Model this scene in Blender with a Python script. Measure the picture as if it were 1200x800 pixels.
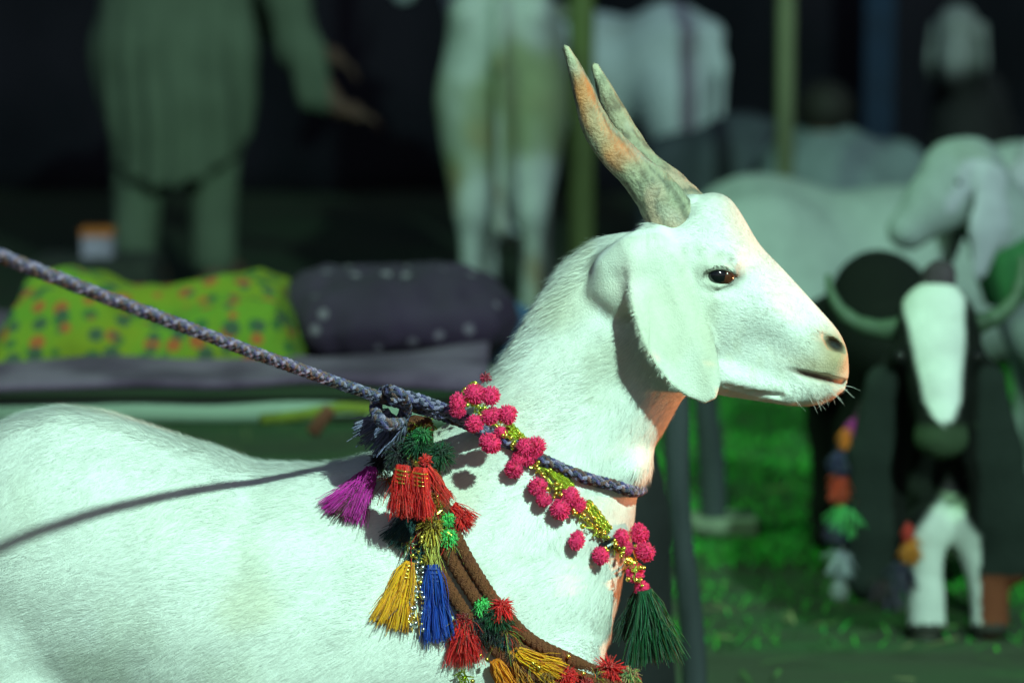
import bpy, math, random
import numpy as np
from mathutils import Vector
from mathutils.bvhtree import BVHTree

# ------------------------------------------------------------------ scene, camera, world, light
for o in list(bpy.data.objects):
    bpy.data.objects.remove(o)
scene = bpy.context.scene
C = scene.collection
random.seed(4)
RNG = np.random.default_rng(7)
R = math.radians

CAM_H, PITCH, FOCAL = 1.14, 7.5, 100.0
FPX = FOCAL / 36.0 * 1200.0
cam_data = bpy.data.cameras.new('camera')
cam = bpy.data.objects.new('camera', cam_data)
C.objects.link(cam)
cam.location = (0, 0, CAM_H)
cam.rotation_euler = (R(90 - PITCH), 0, 0)
cam_data.lens = FOCAL
cam_data.sensor_width = 36
cam_data.clip_start = 0.1
cam_data.clip_end = 500
cam_data.dof.use_dof = True
cam_data.dof.focus_distance = 3.12
cam_data.dof.aperture_fstop = 3.2
cam_data.dof.aperture_blades = 9
scene.camera = cam

world = bpy.data.worlds.new('World')
scene.world = world
world.use_nodes = True
wn = world.node_tree
sky = wn.nodes.new('ShaderNodeTexSky')
sky.sky_type = 'NISHITA'
sky.sun_disc = False
sky.sun_elevation = R(38)
sky.sun_rotation = R(155)
wn.links.new(sky.outputs[0], wn.nodes['Background'].inputs[0])
wn.nodes['Background'].inputs[1].default_value = 0.037

sun_d = bpy.data.lights.new('moon', 'SUN')
sun_d.energy = 0.05
sun_d.angle = R(0.5)
sun_d.color = (0.75, 0.85, 1.0)
sun = bpy.data.objects.new('moon', sun_d)
C.objects.link(sun)
sun.rotation_euler = (R(52), 0, R(25))

vs = scene.view_settings
vs.view_transform = 'Standard'
vs.look = 'None'
vs.exposure = 0.0
vs.gamma = 1.0

# key: the market floodlight behind the camera; warm: the lantern on the ground at the right
KEY_POS, KEY_W, KEY_COL = (2.4, -1.6, 4.7), 2850.0, (0.575, 1.0, 0.80)
WARM_POS, WARM_W, WARM_COL = (1.75, 3.75, 0.42), 130.0, (1.0, 0.30, 0.10)

# ------------------------------------------------------------------ pixel helpers (photo 1200 x 800)
_f = np.array([0, math.cos(R(PITCH)), -math.sin(R(PITCH))])
_u = np.array([0, math.sin(R(PITCH)), math.cos(R(PITCH))])
_r = np.array([1.0, 0, 0])
CAMP = np.array([0, 0, CAM_H])

def ray(px, py):
    return _f + (px - 600) / FPX * _r - (py - 400) / FPX * _u

def W(px, py, Y):
    d = ray(px, py)
    return CAMP + d * (Y / d[1])

def ground_at(px, py):
    d = ray(px, py)
    return CAMP + d * (-CAM_H / d[2])

def to_px(P):
    P = np.asarray(P, float) - CAMP
    dz = P @ _f
    return 600 + FPX * (P @ _r) / dz, 400 - FPX * (P @ _u) / dz

# ------------------------------------------------------------------ materials
def mat(name, col, rough=0.8, var=0.15, scale=30.0, bump=0.0, attr=None, spec=0.3, metal=0.0, bscale=None,
        col2=None, emis=None, stretch=None, sheen=0.0, alpha_trans=0.0):
    m = bpy.data.materials.new(name)
    m.use_nodes = True
    nt = m.node_tree
    b = nt.nodes['Principled BSDF']
    b.inputs['Roughness'].default_value = rough
    b.inputs['Specular IOR Level'].default_value = spec
    b.inputs['Metallic'].default_value = metal
    if sheen:
        b.inputs['Sheen Weight'].default_value = sheen
    tc = nt.nodes.new('ShaderNodeTexCoord')
    mp = nt.nodes.new('ShaderNodeMapping')
    if stretch:
        mp.inputs['Scale'].default_value = stretch
    nt.links.new(tc.outputs['Object'], mp.inputs[0])
    nz = nt.nodes.new('ShaderNodeTexNoise')
    nz.inputs['Scale'].default_value = scale
    nz.inputs['Detail'].default_value = 4
    nt.links.new(mp.outputs[0], nz.inputs['Vector'])
    c = list(col) + [1]
    if attr:
        at = nt.nodes.new('ShaderNodeAttribute')
        at.attribute_name = attr
        base = at.outputs['Color']
    else:
        rgb = nt.nodes.new('ShaderNodeRGB')
        rgb.outputs[0].default_value = c
        base = rgb.outputs[0]
    if col2 is not None:
        rp = nt.nodes.new('ShaderNodeMapRange')
        rp.inputs['From Min'].default_value = 0.42
        rp.inputs['From Max'].default_value = 0.6
        nt.links.new(nz.outputs[0], rp.inputs[0])
        mx = nt.nodes.new('ShaderNodeMix')
        mx.data_type = 'RGBA'
        nt.links.new(rp.outputs[0], mx.inputs['Factor'])
        nt.links.new(base, mx.inputs['A'])
        mx.inputs['B'].default_value = list(col2) + [1]
        base = mx.outputs['Result']
    if var:
        mr = nt.nodes.new('ShaderNodeMapRange')
        mr.inputs['From Min'].default_value = 0.3
        mr.inputs['From Max'].default_value = 0.7
        mr.inputs['To Min'].default_value = 1 - var
        mr.inputs['To Max'].default_value = 1 + var * 0.6
        nt.links.new(nz.outputs[0], mr.inputs[0])
        vm = nt.nodes.new('ShaderNodeVectorMath')
        vm.operation = 'SCALE'
        nt.links.new(base, vm.inputs[0])
        nt.links.new(mr.outputs[0], vm.inputs['Scale'])
        base = vm.outputs[0]
    nt.links.new(base, b.inputs['Base Color'])
    if bump:
        bn = nt.nodes.new('ShaderNodeTexNoise')
        bn.inputs['Scale'].default_value = bscale or scale * 3
        bn.inputs['Detail'].default_value = 5
        nt.links.new(mp.outputs[0], bn.inputs['Vector'])
        bp = nt.nodes.new('ShaderNodeBump')
        bp.inputs['Strength'].default_value = bump
        bp.inputs['Distance'].default_value = 0.01
        nt.links.new(bn.outputs[0], bp.inputs['Height'])
        nt.links.new(bp.outputs[0], b.inputs['Normal'])
    if emis:
        b.inputs['Emission Color'].default_value = list(emis[0]) + [1]
        b.inputs['Emission Strength'].default_value = emis[1]
    return m

# ------------------------------------------------------------------ mesh helpers
def fast_mesh(name, V, F, smooth=True, colors=None):
    V = np.ascontiguousarray(V, np.float32)
    F = np.ascontiguousarray(F, np.int32)
    n, k = F.shape
    me = bpy.data.meshes.new(name)
    me.vertices.add(len(V)); me.vertices.foreach_set('co', V.ravel())
    me.loops.add(n * k); me.loops.foreach_set('vertex_index', F.ravel())
    me.polygons.add(n)
    me.polygons.foreach_set('loop_start', np.arange(0, n * k, k, dtype=np.int32))
    me.update(calc_edges=True)
    me.polygons.foreach_set('use_smooth', np.full(n, smooth, bool))
    if colors is not None:
        a = me.color_attributes.new('coat', 'FLOAT_COLOR', 'POINT')
        cc = np.ones((len(V), 4), np.float32); cc[:, :3] = colors
        a.data.foreach_set('color', cc.ravel())
    me.validate()
    return me

def link(name, me, material=None, parent=None):
    o = bpy.data.objects.new(name, me)
    C.objects.link(o)
    if material and me is not None and not me.materials:
        me.materials.append(material)
    if parent:
        o.parent = parent
    return o

def tag(o, label, cat, group=None):
    o['label'] = label; o['category'] = cat
    if group: o['group'] = group
    return o

def thing(name, label, cat, group=None, loc=(0, 0, 0), rotz=0):
    o = bpy.data.objects.new(name, None)
    C.objects.link(o)
    o.location = loc; o.rotation_euler = (0, 0, rotz)
    o.empty_display_size = 0.05
    return tag(o, label, cat, group)

class MB:
    """collects quads"""
    def __init__(s): s.v = []; s.f = []; s.n = 0
    def add(s, V, F):
        V = np.asarray(V, float); F = np.asarray(F, int)
        s.v.append(V); s.f.append(F + s.n); s.n += len(V)
    def box(s, c, size, rot=None):
        h = np.array(size) / 2
        V = np.array([[x, y, z] for x in (-1, 1) for y in (-1, 1) for z in (-1, 1)]) * h
        if rot is not None: V = V @ np.array(rot).T
        s.add(V + np.array(c), [[0, 1, 3, 2], [4, 6, 7, 5], [0, 4, 5, 1], [2, 3, 7, 6], [0, 2, 6, 4], [1, 5, 7, 3]])
    def tube(s, pts, rad, n=8, caps=True):
        V, F = tube(pts, rad, n, caps); s.add(V, F)
    def mesh(s, name, smooth=True): return fast_mesh(name, np.concatenate(s.v), np.concatenate(s.f), smooth)

def frames(P):
    P = np.asarray(P, float)
    T = np.gradient(P, axis=0)
    T /= np.linalg.norm(T, axis=1)[:, None] + 1e-12
    up = np.array([0, 0, 1.0]) if abs(T[0][2]) < 0.9 else np.array([1.0, 0, 0])
    N = np.zeros_like(P)
    n = up - T[0] * (up @ T[0]); n /= np.linalg.norm(n)
    for i in range(len(P)):
        n = n - T[i] * (n @ T[i]); n /= np.linalg.norm(n) + 1e-12
        N[i] = n
    return T, N, np.cross(T, N)

def tube(P, rad, n=8, caps=True, twist=0.0, squash=1.0):
    P = np.asarray(P, float); m = len(P)
    rad = np.broadcast_to(np.asarray(rad, float), (m,))
    T, N, B = frames(P)
    a = np.linspace(0, 2 * np.pi, n, endpoint=False)
    tw = np.linspace(0, twist, m)[:, None]
    ca, sa = np.cos(a + tw), np.sin(a + tw) * squash
    V = P[:, None] + rad[:, None, None] * (ca[..., None] * N[:, None] + sa[..., None] * B[:, None])
    V = V.reshape(-1, 3)
    i, j = np.meshgrid(np.arange(m - 1), np.arange(n), indexing='ij')
    j2 = (j + 1) % n
    F = np.stack([i * n + j, i * n + j2, (i + 1) * n + j2, (i + 1) * n + j], -1).reshape(-1, 4)
    if caps:
        V = np.concatenate([V, P[:1], P[-1:]])
        k = np.arange(0, n, 2)
        c0, c1 = m * n, m * n + 1
        F0 = np.stack([np.full_like(k, c0), (k + 2) % n, (k + 1) % n, k], -1)
        F1 = np.stack([np.full_like(k, c1), (m - 1) * n + k, (m - 1) * n + (k + 1) % n, (m - 1) * n + (k + 2) % n], -1)
        F = np.concatenate([F, F0, F1])
    return V, F

def spline(pts, n):
    P = np.asarray(pts, float)
    P = np.concatenate([[2 * P[0] - P[1]], P, [2 * P[-1] - P[-2]]])
    out = []
    segs = len(P) - 3
    for t in np.linspace(0, segs - 1e-9, n):
        i = int(t); u = t - i
        a, b, c, d = P[i:i + 4]
        out.append(0.5 * ((2 * b) + (c - a) * u + (2 * a - 5 * b + 4 * c - d) * u * u + (3 * b - a - 3 * c + d) * u ** 3))
    return np.array(out)

def resample(P, step):
    P = np.asarray(P, float)
    L = np.concatenate([[0], np.cumsum(np.linalg.norm(np.diff(P, axis=0), axis=1))])
    t = np.linspace(0, L[-1], max(4, int(L[-1] / step)))
    return np.stack([np.interp(t, L, P[:, k]) for k in range(3)], 1), t

def unit(v):
    v = np.asarray(v, float); return v / (np.linalg.norm(v) + 1e-12)

def uvsphere(c, r, nu=12, nv=8, sc=(1, 1, 1)):
    V = []
    for i in range(nv + 1):
        th = math.pi * i / nv
        for j in range(nu):
            ph = 2 * math.pi * j / nu
            V.append((math.sin(th) * math.cos(ph), math.sin(th) * math.sin(ph), math.cos(th)))
    V = np.array(V) * r * np.array(sc) + np.array(c)
    F = [[i * nu + j, i * nu + (j + 1) % nu, (i + 1) * nu + (j + 1) % nu, (i + 1) * nu + j] for i in range(nv) for j in range(nu)]
    return V, np.array(F)[:, ::-1]

def blades(root, d, nrm, length, width, bend, segs=2):
    """thin tapered hairs lying in the tangent plane: one quad + one tip quad (degenerate) each"""
    n = len(root)
    side = np.cross(nrm, d); side /= np.linalg.norm(side, axis=1)[:, None] + 1e-9
    w = (width * 0.5)[:, None] * side
    mid = root + d * (length * 0.55)[:, None]
    tip = root + d * (length)[:, None] + bend
    V = np.stack([root - w, root + w, mid + w * 0.8 + bend * 0.3, mid - w * 0.8 + bend * 0.3, tip], 1).reshape(-1, 3)
    k = np.arange(n)[:, None] * 5
    T = np.concatenate([k + [[0, 1, 2]], k + [[0, 2, 3]], k + [[3, 2, 4]]])
    return V, T

# ------------------------------------------------------------------ implicit surfaces
class SDF:
    def __init__(s, xs, ys, zs):
        s.xs, s.ys, s.zs = [np.asarray(a, np.float32) for a in (xs, ys, zs)]
        s.F = np.full((len(xs), len(ys), len(zs)), 0.06, np.float32)
    def sub(s, lo, hi):
        sl = []
        for a, l, h in zip((s.xs, s.ys, s.zs), lo, hi):
            i0 = np.searchsorted(a, l); i1 = np.searchsorted(a, h)
            sl.append(slice(max(0, i0 - 1), min(len(a), i1 + 1)))
        return tuple(sl)
    def put(s, fn, lo, hi, k=0.0, op='u'):
        pad = k + 0.02
        sl = s.sub(np.array(lo) - pad, np.array(hi) + pad)
        x = s.xs[sl[0]][:, None, None]; y = s.ys[sl[1]][None, :, None]; z = s.zs[sl[2]][None, None, :]
        if x.size == 0 or y.size == 0 or z.size == 0: return
        b = fn(x, y, z).astype(np.float32)
        a = s.F[sl]
        if op == 'u':
            if k > 0:
                h = np.clip(0.5 + 0.5 * (a - b) / k, 0, 1)
                s.F[sl] = a * (1 - h) + b * h - k * h * (1 - h)
            else: s.F[sl] = np.minimum(a, b)
        else:      # subtract
            b = -b
            if k > 0:
                h = np.clip(0.5 - 0.5 * (a - b) / k, 0, 1)
                s.F[sl] = a * (1 - h) + b * h + k * h * (1 - h)
            else: s.F[sl] = np.maximum(a, b)
    def cone(s, a, b, ra, rb, k=0.0, op='u', sc=(1, 1, 1)):
        """tapered capsule; sc squashes space (thinner along axes with sc > 1)"""
        a = np.array(a, float); b = np.array(b, float); sc = np.array(sc, float)
        m = max(ra, rb) / min(1, sc.min())
        lo, hi = np.minimum(a, b) - m, np.maximum(a, b) + m
        A, Bv = a * sc, (b - a) * sc
        L2 = float(Bv @ Bv) + 1e-12
        def fn(x, y, z):
            X, Y, Z = x * sc[0] - A[0], y * sc[1] - A[1], z * sc[2] - A[2]
            t = np.clip((X * Bv[0] + Y * Bv[1] + Z * Bv[2]) / L2, 0, 1)
            d = np.sqrt((X - t * Bv[0]) ** 2 + (Y - t * Bv[1]) ** 2 + (Z - t * Bv[2]) ** 2)
            return d - (ra + (rb - ra) * t)
        s.put(fn, lo, hi, k, op)
    def ell(s, c, r, k=0.0, op='u', rot=None):
        c = np.array(c, float); r = np.array(r, float)
        M = np.eye(3) if rot is None else np.array(rot, float)   # columns = local axes
        ext = np.abs(M) @ r
        def fn(x, y, z):
            X, Y, Z = x - c[0], y - c[1], z - c[2]
            q = [(X * M[0, i] + Y * M[1, i] + Z * M[2, i]) / r[i] for i in range(3)]
            k0 = np.sqrt(q[0] ** 2 + q[1] ** 2 + q[2] ** 2)
            return (k0 - 1) * r.min() * 1.0
        s.put(fn, c - ext, c + ext, k, op)
    def chain(s, pts, rads, k=0.0, **kw):
        for i in range(len(pts) - 1):
            s.cone(pts[i], pts[i + 1], rads[i], rads[i + 1], k, **kw)
    def mesh(s):
        F, xs, ys, zs = s.F, s.xs, s.ys, s.zs
        S = F < 0
        U = S.astype(np.uint8)
        c = (U[:-1, :-1, :-1] + U[1:, :-1, :-1] + U[:-1, 1:, :-1] + U[1:, 1:, :-1] +
             U[:-1, :-1, 1:] + U[1:, :-1, 1:] + U[:-1, 1:, 1:] + U[1:, 1:, 1:])
        act = (c > 0) & (c < 8)
        I = np.argwhere(act)
        idx = np.full(act.shape, -1, np.int32)
        idx[act] = np.arange(len(I))
        acc = np.zeros((len(I), 3)); cnt = np.zeros(len(I))
        cor = [(a, b, d) for a in (0, 1) for b in (0, 1) for d in (0, 1)]
        for A in cor:
            for ax in range(3):
                if A[ax]: continue
                Bc = list(A); Bc[ax] = 1
                fa = F[I[:, 0] + A[0], I[:, 1] + A[1], I[:, 2] + A[2]]
                fb = F[I[:, 0] + Bc[0], I[:, 1] + Bc[1], I[:, 2] + Bc[2]]
                cr = (fa < 0) != (fb < 0)
                t = np.where(cr, fa / np.where(cr, fa - fb, 1), 0)
                p = np.tile(np.array(A, float), (len(I), 1)); p[:, ax] += t
                acc[cr] += p[cr]; cnt[cr] += 1
        fr = acc / cnt[:, None]
        V = np.stack([ar[I[:, q]] + fr[:, q] * (ar[I[:, q] + 1] - ar[I[:, q]]) for q, ar in enumerate((xs, ys, zs))], 1)
        Q = []
        for ax in range(3):
            sl0 = [slice(1, -1)] * 3; sl1 = [slice(1, -1)] * 3
            sl0[ax] = slice(0, -1); sl1[ax] = slice(1, None)
            s0, s1 = S[tuple(sl0)], S[tuple(sl1)]
            E = np.argwhere(s0 != s1)
            flip = s0[tuple(E.T)]
            off = np.ones(3, int); off[ax] = 0
            E = E + off
            o1, o2 = [(1, 2), (2, 0), (0, 1)][ax]
            def cell(da, db):
                q = E.copy(); q[:, o1] -= da; q[:, o2] -= db
                return idx[tuple(q.T)]
            q = np.stack([cell(1, 1), cell(0, 1), cell(0, 0), cell(1, 0)], 1)
            q[~flip] = q[~flip][:, ::-1]
            Q.append(q)
        Q = np.concatenate(Q)
        return V, Q[(Q >= 0).all(1)]

def grid(lo, hi, st):
    return [np.arange(l, h + st, st) for l, h in zip(lo, hi)]

def smooth_mesh(V, Q, it=2, lam=0.5):
    E = np.concatenate([Q[:, [0, 1]], Q[:, [1, 2]], Q[:, [2, 3]], Q[:, [3, 0]]])
    E = np.concatenate([E, E[:, ::-1]])
    n = len(V)
    deg = np.bincount(E[:, 0], minlength=n)
    for i in range(it):
        for l in (lam, -lam * 1.03):
            A = np.stack([np.bincount(E[:, 0], V[E[:, 1], q], n) for q in range(3)], 1) / np.maximum(deg, 1)[:, None]
            V = V + l * (A - V)
    return V

def vnormals(V, Q):
    n = np.cross(V[Q[:, 2]] - V[Q[:, 0]], V[Q[:, 3]] - V[Q[:, 1]])
    N = np.zeros_like(V)
    for k in range(4):
        for q in range(3): N[:, q] += np.bincount(Q[:, k], n[:, q], len(V))
    return N / (np.linalg.norm(N, axis=1)[:, None] + 1e-12)

def vnoise(P, scale, seed=0):
    """cheap smooth noise in -1..1: sum of rotated sines"""
    rg = np.random.default_rng(seed)
    out = np.zeros(len(P))
    for i in range(7):
        d = rg.normal(size=3) * scale * (0.6 + 0.25 * i)
        out += np.sin(P @ d + rg.uniform(0, 6.28)) / (1 + 0.25 * i)
    return out / 3.0

def lerp(a, b, t): return a + (b - a) * t
def sstep(x, a, b):
    t = np.clip((x - a) / (b - a), 0, 1); return t * t * (3 - 2 * t)
# ------------------------------------------------------------------ the setting
def struct(o):
    o['kind'] = 'structure'; return o
# ground: dusty earth, gently uneven near the camera, running to the horizon
def ground_mesh():
    a = np.concatenate([-np.geomspace(250, 9, 14), np.arange(-8, 8.01, 0.2), np.geomspace(9, 250, 14)])
    b = np.concatenate([-np.geomspace(250, 3, 12), np.arange(-2, 15.01, 0.2), np.geomspace(16, 250, 14)])
    X, Y = np.meshgrid(a, b, indexing='ij')
    P = np.stack([X.ravel(), Y.ravel(), np.zeros(X.size)], 1)
    P[:, 2] = (vnoise(P, 2.2, 41) * 0.008 + vnoise(P, 6, 42) * 0.004) * (np.hypot(P[:, 0], P[:, 1]) < 16) - 0.006
    n = len(b)
    i, j = np.meshgrid(np.arange(len(a) - 1), np.arange(n - 1), indexing='ij')
    F = np.stack([i * n + j, (i + 1) * n + j, (i + 1) * n + j + 1, i * n + j + 1], -1).reshape(-1, 4)
    return fast_mesh('ground', P, F)
M_earth = mat('earth', (0.042, 0.055, 0.032), 0.95, 0.45, 3.0, 0.6, bscale=40, col2=(0.022, 0.055, 0.02), stretch=(0.5, 2.2, 1))
struct(link('ground', ground_mesh(), M_earth))

# trampled green fodder / grass behind the goats
def grass():
    rg = np.random.default_rng(3)
    n = 110000
    x = rg.uniform(0.12, 2.6, n); y = 4.7 + 3.9 * rg.random(n) ** 1.1
    k = vnoise(np.stack([x * 0.6, y * 1.6, x * 0], 1), 5.5, 8) + rg.normal(size=n) * 0.45 > 0.1 - 0.8 * np.clip((y - 5.0) / 0.5, -1.2, 0.4)
    x, y = x[k], y[k]; n = len(x)
    P = np.stack([x, y, np.full(n, -0.012)], 1)
    a = rg.uniform(0, 6.28, n); tilt = rg.uniform(0.3, 1.0, n)
    d = np.stack([np.cos(a) * tilt, np.sin(a) * tilt, np.full(n, 0.75)], 1); d /= np.linalg.norm(d, axis=1)[:, None]
    nr = np.cross(d, np.stack([-np.sin(a), np.cos(a), np.zeros(n)], 1))
    L = rg.uniform(0.015, 0.05, n)
    V, F = blades(P, d, nr, L, rg.uniform(0.0025, 0.006, n), np.stack([np.cos(a), np.sin(a), -np.ones(n) * 0.6], 1) * (L * 0.3)[:, None])
    c = np.stack([rg.uniform(0.015, 0.05, n), rg.uniform(0.16, 0.40, n), rg.uniform(0.015, 0.04, n)], 1)
    return fast_mesh('grass', V, F, True, np.repeat(c, 5, 0))
o = link('grass', grass(), mat('grass_blade', (0.05, 0.2, 0.04), 0.7, 0.2, 8, attr='coat'))
o['kind'] = 'stuff'; o['label'] = 'trampled green grass and fodder behind the goats'; o['category'] = 'grass'

# loose straw and chopped fodder scattered over the bare earth
def straw():
    rg = np.random.default_rng(19); n = 9000
    P = np.stack([rg.uniform(-2.5, 3.0, n), rg.uniform(1.5, 9.5, n), np.zeros(n)], 1)
    k = vnoise(P * (1, 2, 1), 3.0, 50) + rg.normal(size=n) * 0.5 > 0.1
    P = P[k]; n = len(P); P[:, 2] = rg.uniform(0.002, 0.014, n)
    a = rg.uniform(0, 6.28, n); d = np.stack([np.cos(a), np.sin(a), rg.normal(size=n) * 0.12], 1)
    nr = np.tile((0, 0, 1.0), (n, 1)) + rg.normal(size=(n, 3)) * 0.2
    L = rg.uniform(0.02, 0.09, n)
    V, F = blades(P, d, nr, L, rg.uniform(0.002, 0.007, n), np.zeros((n, 3)))
    c = np.where((rg.random(n) < 0.6)[:, None], np.array([0.05, 0.13, 0.03]), np.array([0.17, 0.17, 0.08])) * rg.uniform(0.5, 1.4, n)[:, None]
    return fast_mesh('straw', V, F, True, np.repeat(c, 5, 0))
o = link('straw', straw(), mat('straw_blade', (0.15, 0.15, 0.07), 0.8, 0.2, 8, attr='coat'))
o['kind'] = 'stuff'; o['label'] = 'loose straw and chopped fodder scattered on the bare earth'; o['category'] = 'straw'

# ------------------------------------------------------------------ lamps of the market
def aim(o, target):
    o.rotation_euler = (Vector(target) - o.location).to_track_quat('-Z', 'Y').to_euler()
M_steel = mat('lamp_steel', (0.3, 0.3, 0.32), 0.4, 0.2, 20, metal=0.8)
def floodlight(pos, target, watts, col, label, spot=120, radius=0.085):
    t = thing('floodlight', label, 'floodlight', None, (pos[0], pos[1], 0))
    mb = MB(); mb.tube([(0, 0.12, 0), (0, 0.12, pos[2] * 0.5), (0, 0.12, pos[2] + 0.1)] if pos[1] > 0 else [(0, -0.16, 0), (0, -0.16, pos[2] * 0.5), (0, -0.16, pos[2] + 0.1)], 0.035, 12)
    link('pole', mb.mesh('pole'), M_steel, t)
    d = (Vector(target) - Vector(pos)).normalized()
    q = d.to_track_quat('-Z', 'Y')
    M = np.array(q.to_matrix())
    mb = MB(); c = np.array([0, 0, pos[2]]) - np.array(d) * 0.07
    mb.box(c, (0.30, 0.22, 0.10), M); link('housing', mb.mesh('housing', False), M_steel, t)
    mb = MB(); mb.box(c + np.array(d) * 0.053, (0.26, 0.18, 0.006), M)
    link('lens', mb.mesh('lens', False), mat('lamp_glass', (0.9, 0.95, 0.9), 0.2, 0, emis=(col, 6)), t)
    l = bpy.data.lights.new('flood_bulb', 'SPOT'); l.energy = watts; l.color = col
    l.spot_size = R(spot); l.spot_blend = 0.4; l.shadow_soft_size = radius
    lo = bpy.data.objects.new('flood_bulb', l); C.objects.link(lo); lo.parent = t
    lo.location = tuple(np.array([0, 0, pos[2]]) + np.array(d) * 0.02); lo.rotation_euler = q.to_euler()
    return t
floodlight(KEY_POS, (0, 4.2, 0.6), KEY_W, KEY_COL, 'tall floodlight on a steel pole lighting the goats')

floodlight((-2.6, 4.6, 4.4), (0.9, 6.6, 0.1), 700.0, (0.45, 1.0, 0.5), 'greenish floodlight on a steel pole lighting the grass', spot=62)

# hooded work lamp on a short stand at the right, throwing warm light on the goat's throat
t = thing('work_lamp', 'small hooded work lamp with a warm bulb on a short stand', 'lamp', None, (WARM_POS[0], WARM_POS[1], 0))
wd = Vector((0.16, 3.2, 0.78)) - Vector(WARM_POS); wd.normalize()
wz = np.array([0, 0, WARM_POS[2]]); wdn = np.array(wd)
mb = MB(); mb.tube([(0, 0, 0), (0, 0, 0.15), tuple(wz - wdn * 0.06)], 0.012, 10); link('stand', mb.mesh('stand'), M_steel, t)
mb = MB(); mb.tube([(0, 0, 0), (0, 0, 0.01), (0, 0, 0.02)], [0.10, 0.10, 0.03], 20); link('foot', mb.mesh('foot'), M_steel, t)
mb = MB(); mb.tube([wz - wdn * 0.08, wz - wdn * 0.05, wz + wdn * 0.03], [0.02, 0.05, 0.085], 24, False); link('hood', mb.mesh('hood'), M_steel, t)
V, F = uvsphere(wz - wdn * 0.02, 0.022, 14, 10); link('bulb', fast_mesh('bulb', V, F), mat('warm_bulb', (0.9, 0.6, 0.3), 0.3, 0, emis=(WARM_COL, 20)), t)
l = bpy.data.lights.new('lamp_light', 'SPOT'); l.energy = WARM_W; l.color = WARM_COL; l.shadow_soft_size = 0.025; l.spot_size = R(46); l.spot_blend = 0.5
lo = bpy.data.objects.new('lamp_light', l); C.objects.link(lo); lo.parent = t; lo.location = tuple(wz + wdn * 0.012); lo.rotation_euler = wd.to_track_quat('-Z', 'Y').to_euler()
# ------------------------------------------------------------------ the white goat in front
YG = 3.2
SPX = W(601, 400, YG)[0] - W(600, 400, YG)[0]

def pxplane(x, z):
    dy = YG; dz = z - CAM_H
    dep = dy * _f[1] + dz * _f[2]
    up = dy * _u[1] + dz * _u[2]
    return 600 + FPX * x / dep, 400 - FPX * up / dep

def G(px, py, w=0.0):
    """photo pixel on the goat's mid plane, w pixels towards the camera"""
    return W(px, py, YG - w * SPX)

def profile_loft(sdf, A, B, top, bot, wid, k, p=2.0, egg=0.0, flip=1):
    A = np.array(A, float); B = np.array(B, float)
    d = (B - A) / np.linalg.norm(B - A)
    nrm = np.array([d[1], -d[0]]) * flip
    def tv(pl):
        q = np.array(pl, float) - A
        return q @ d, q @ nrm
    tt, tvv = tv(top); bt, bv = tv(bot)
    tlim = (min(tt.min(), bt.min()), max(tt.max(), bt.max()))
    o = np.argsort(tt); tt, tvv = tt[o], tvv[o]
    o = np.argsort(bt); bt, bv = bt[o], bv[o]
    wt, ww = np.array(wid, float).T
    tg = np.linspace(min(tt[0], bt[0], wt[0]), max(tt[-1], bt[-1], wt[-1]), 400)
    sg_ = 9.0 / (tg[1] - tg[0]); kr = np.exp(-0.5 * (np.arange(-int(3 * sg_), int(3 * sg_) + 1) / sg_) ** 2); kr /= kr.sum()
    def sm(a, b):
        v = np.interp(tg, a, b); h_ = len(kr) // 2; e_ = np.exp(-np.minimum(tg - tg[0], tg[-1] - tg) / 6.0)
        return np.convolve(np.pad(v, h_, mode='edge'), kr, 'valid') * (1 - e_) + v * e_
    tvv, bv, ww = sm(tt, tvv), sm(bt, bv), sm(wt, ww); tt = bt = wt = tg
    t0, t1 = tlim
    allp = np.array(list(top) + list(bot), float)
    c = np.array([G(*q) for q in allp])
    wm = ww.max() * SPX
    lo = np.array([c[:, 0].min(), YG - wm, c[:, 2].min()]); hi = np.array([c[:, 0].max(), YG + wm, c[:, 2].max()])
    def fn(x, y, z):
        X, Yp = pxplane(x, z)
        t = (X - A[0]) * d[0] + (Yp - A[1]) * d[1]
        v = (X - A[0]) * nrm[0] + (Yp - A[1]) * nrm[1]
        hi_ = np.interp(t, tt, tvv); lo_ = np.interp(t, bt, bv)
        h = np.maximum((hi_ - lo_) / 2, 1.0); c_ = (hi_ + lo_) / 2
        w = np.maximum(np.interp(t, wt, ww), 1.0)
        vv = (v - c_) / h
        w = w * (1 + egg * np.clip(vv, -1, 1))
        yy = np.abs(y - YG) / SPX / w
        r = (np.abs(vv) ** p + yy ** p) ** (1 / p)
        e = np.maximum(t0 - t, t - t1)
        f = (r - 1) * np.minimum(h, w)
        return np.maximum(f, e) * SPX
    sdf.put(fn, lo, hi, k)

def seg(a, b, st): return np.arange(a, b, st)
hx0, hz0 = G(690, 480)[0], G(690, 500)[2]
xs = np.concatenate([seg(G(-90, 500)[0], hx0, 0.005), seg(hx0, G(1010, 400)[0], 0.0021)])
zs = np.concatenate([seg(-0.01, hz0, 0.005), seg(hz0, G(700, 195)[2], 0.0021)])
ys = np.concatenate([seg(YG - 0.21, YG - 0.115, 0.005), seg(YG - 0.115, YG - 0.045, 0.0021), seg(YG - 0.045, YG + 0.21, 0.005)])
g = SDF(xs, ys, zs)
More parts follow.
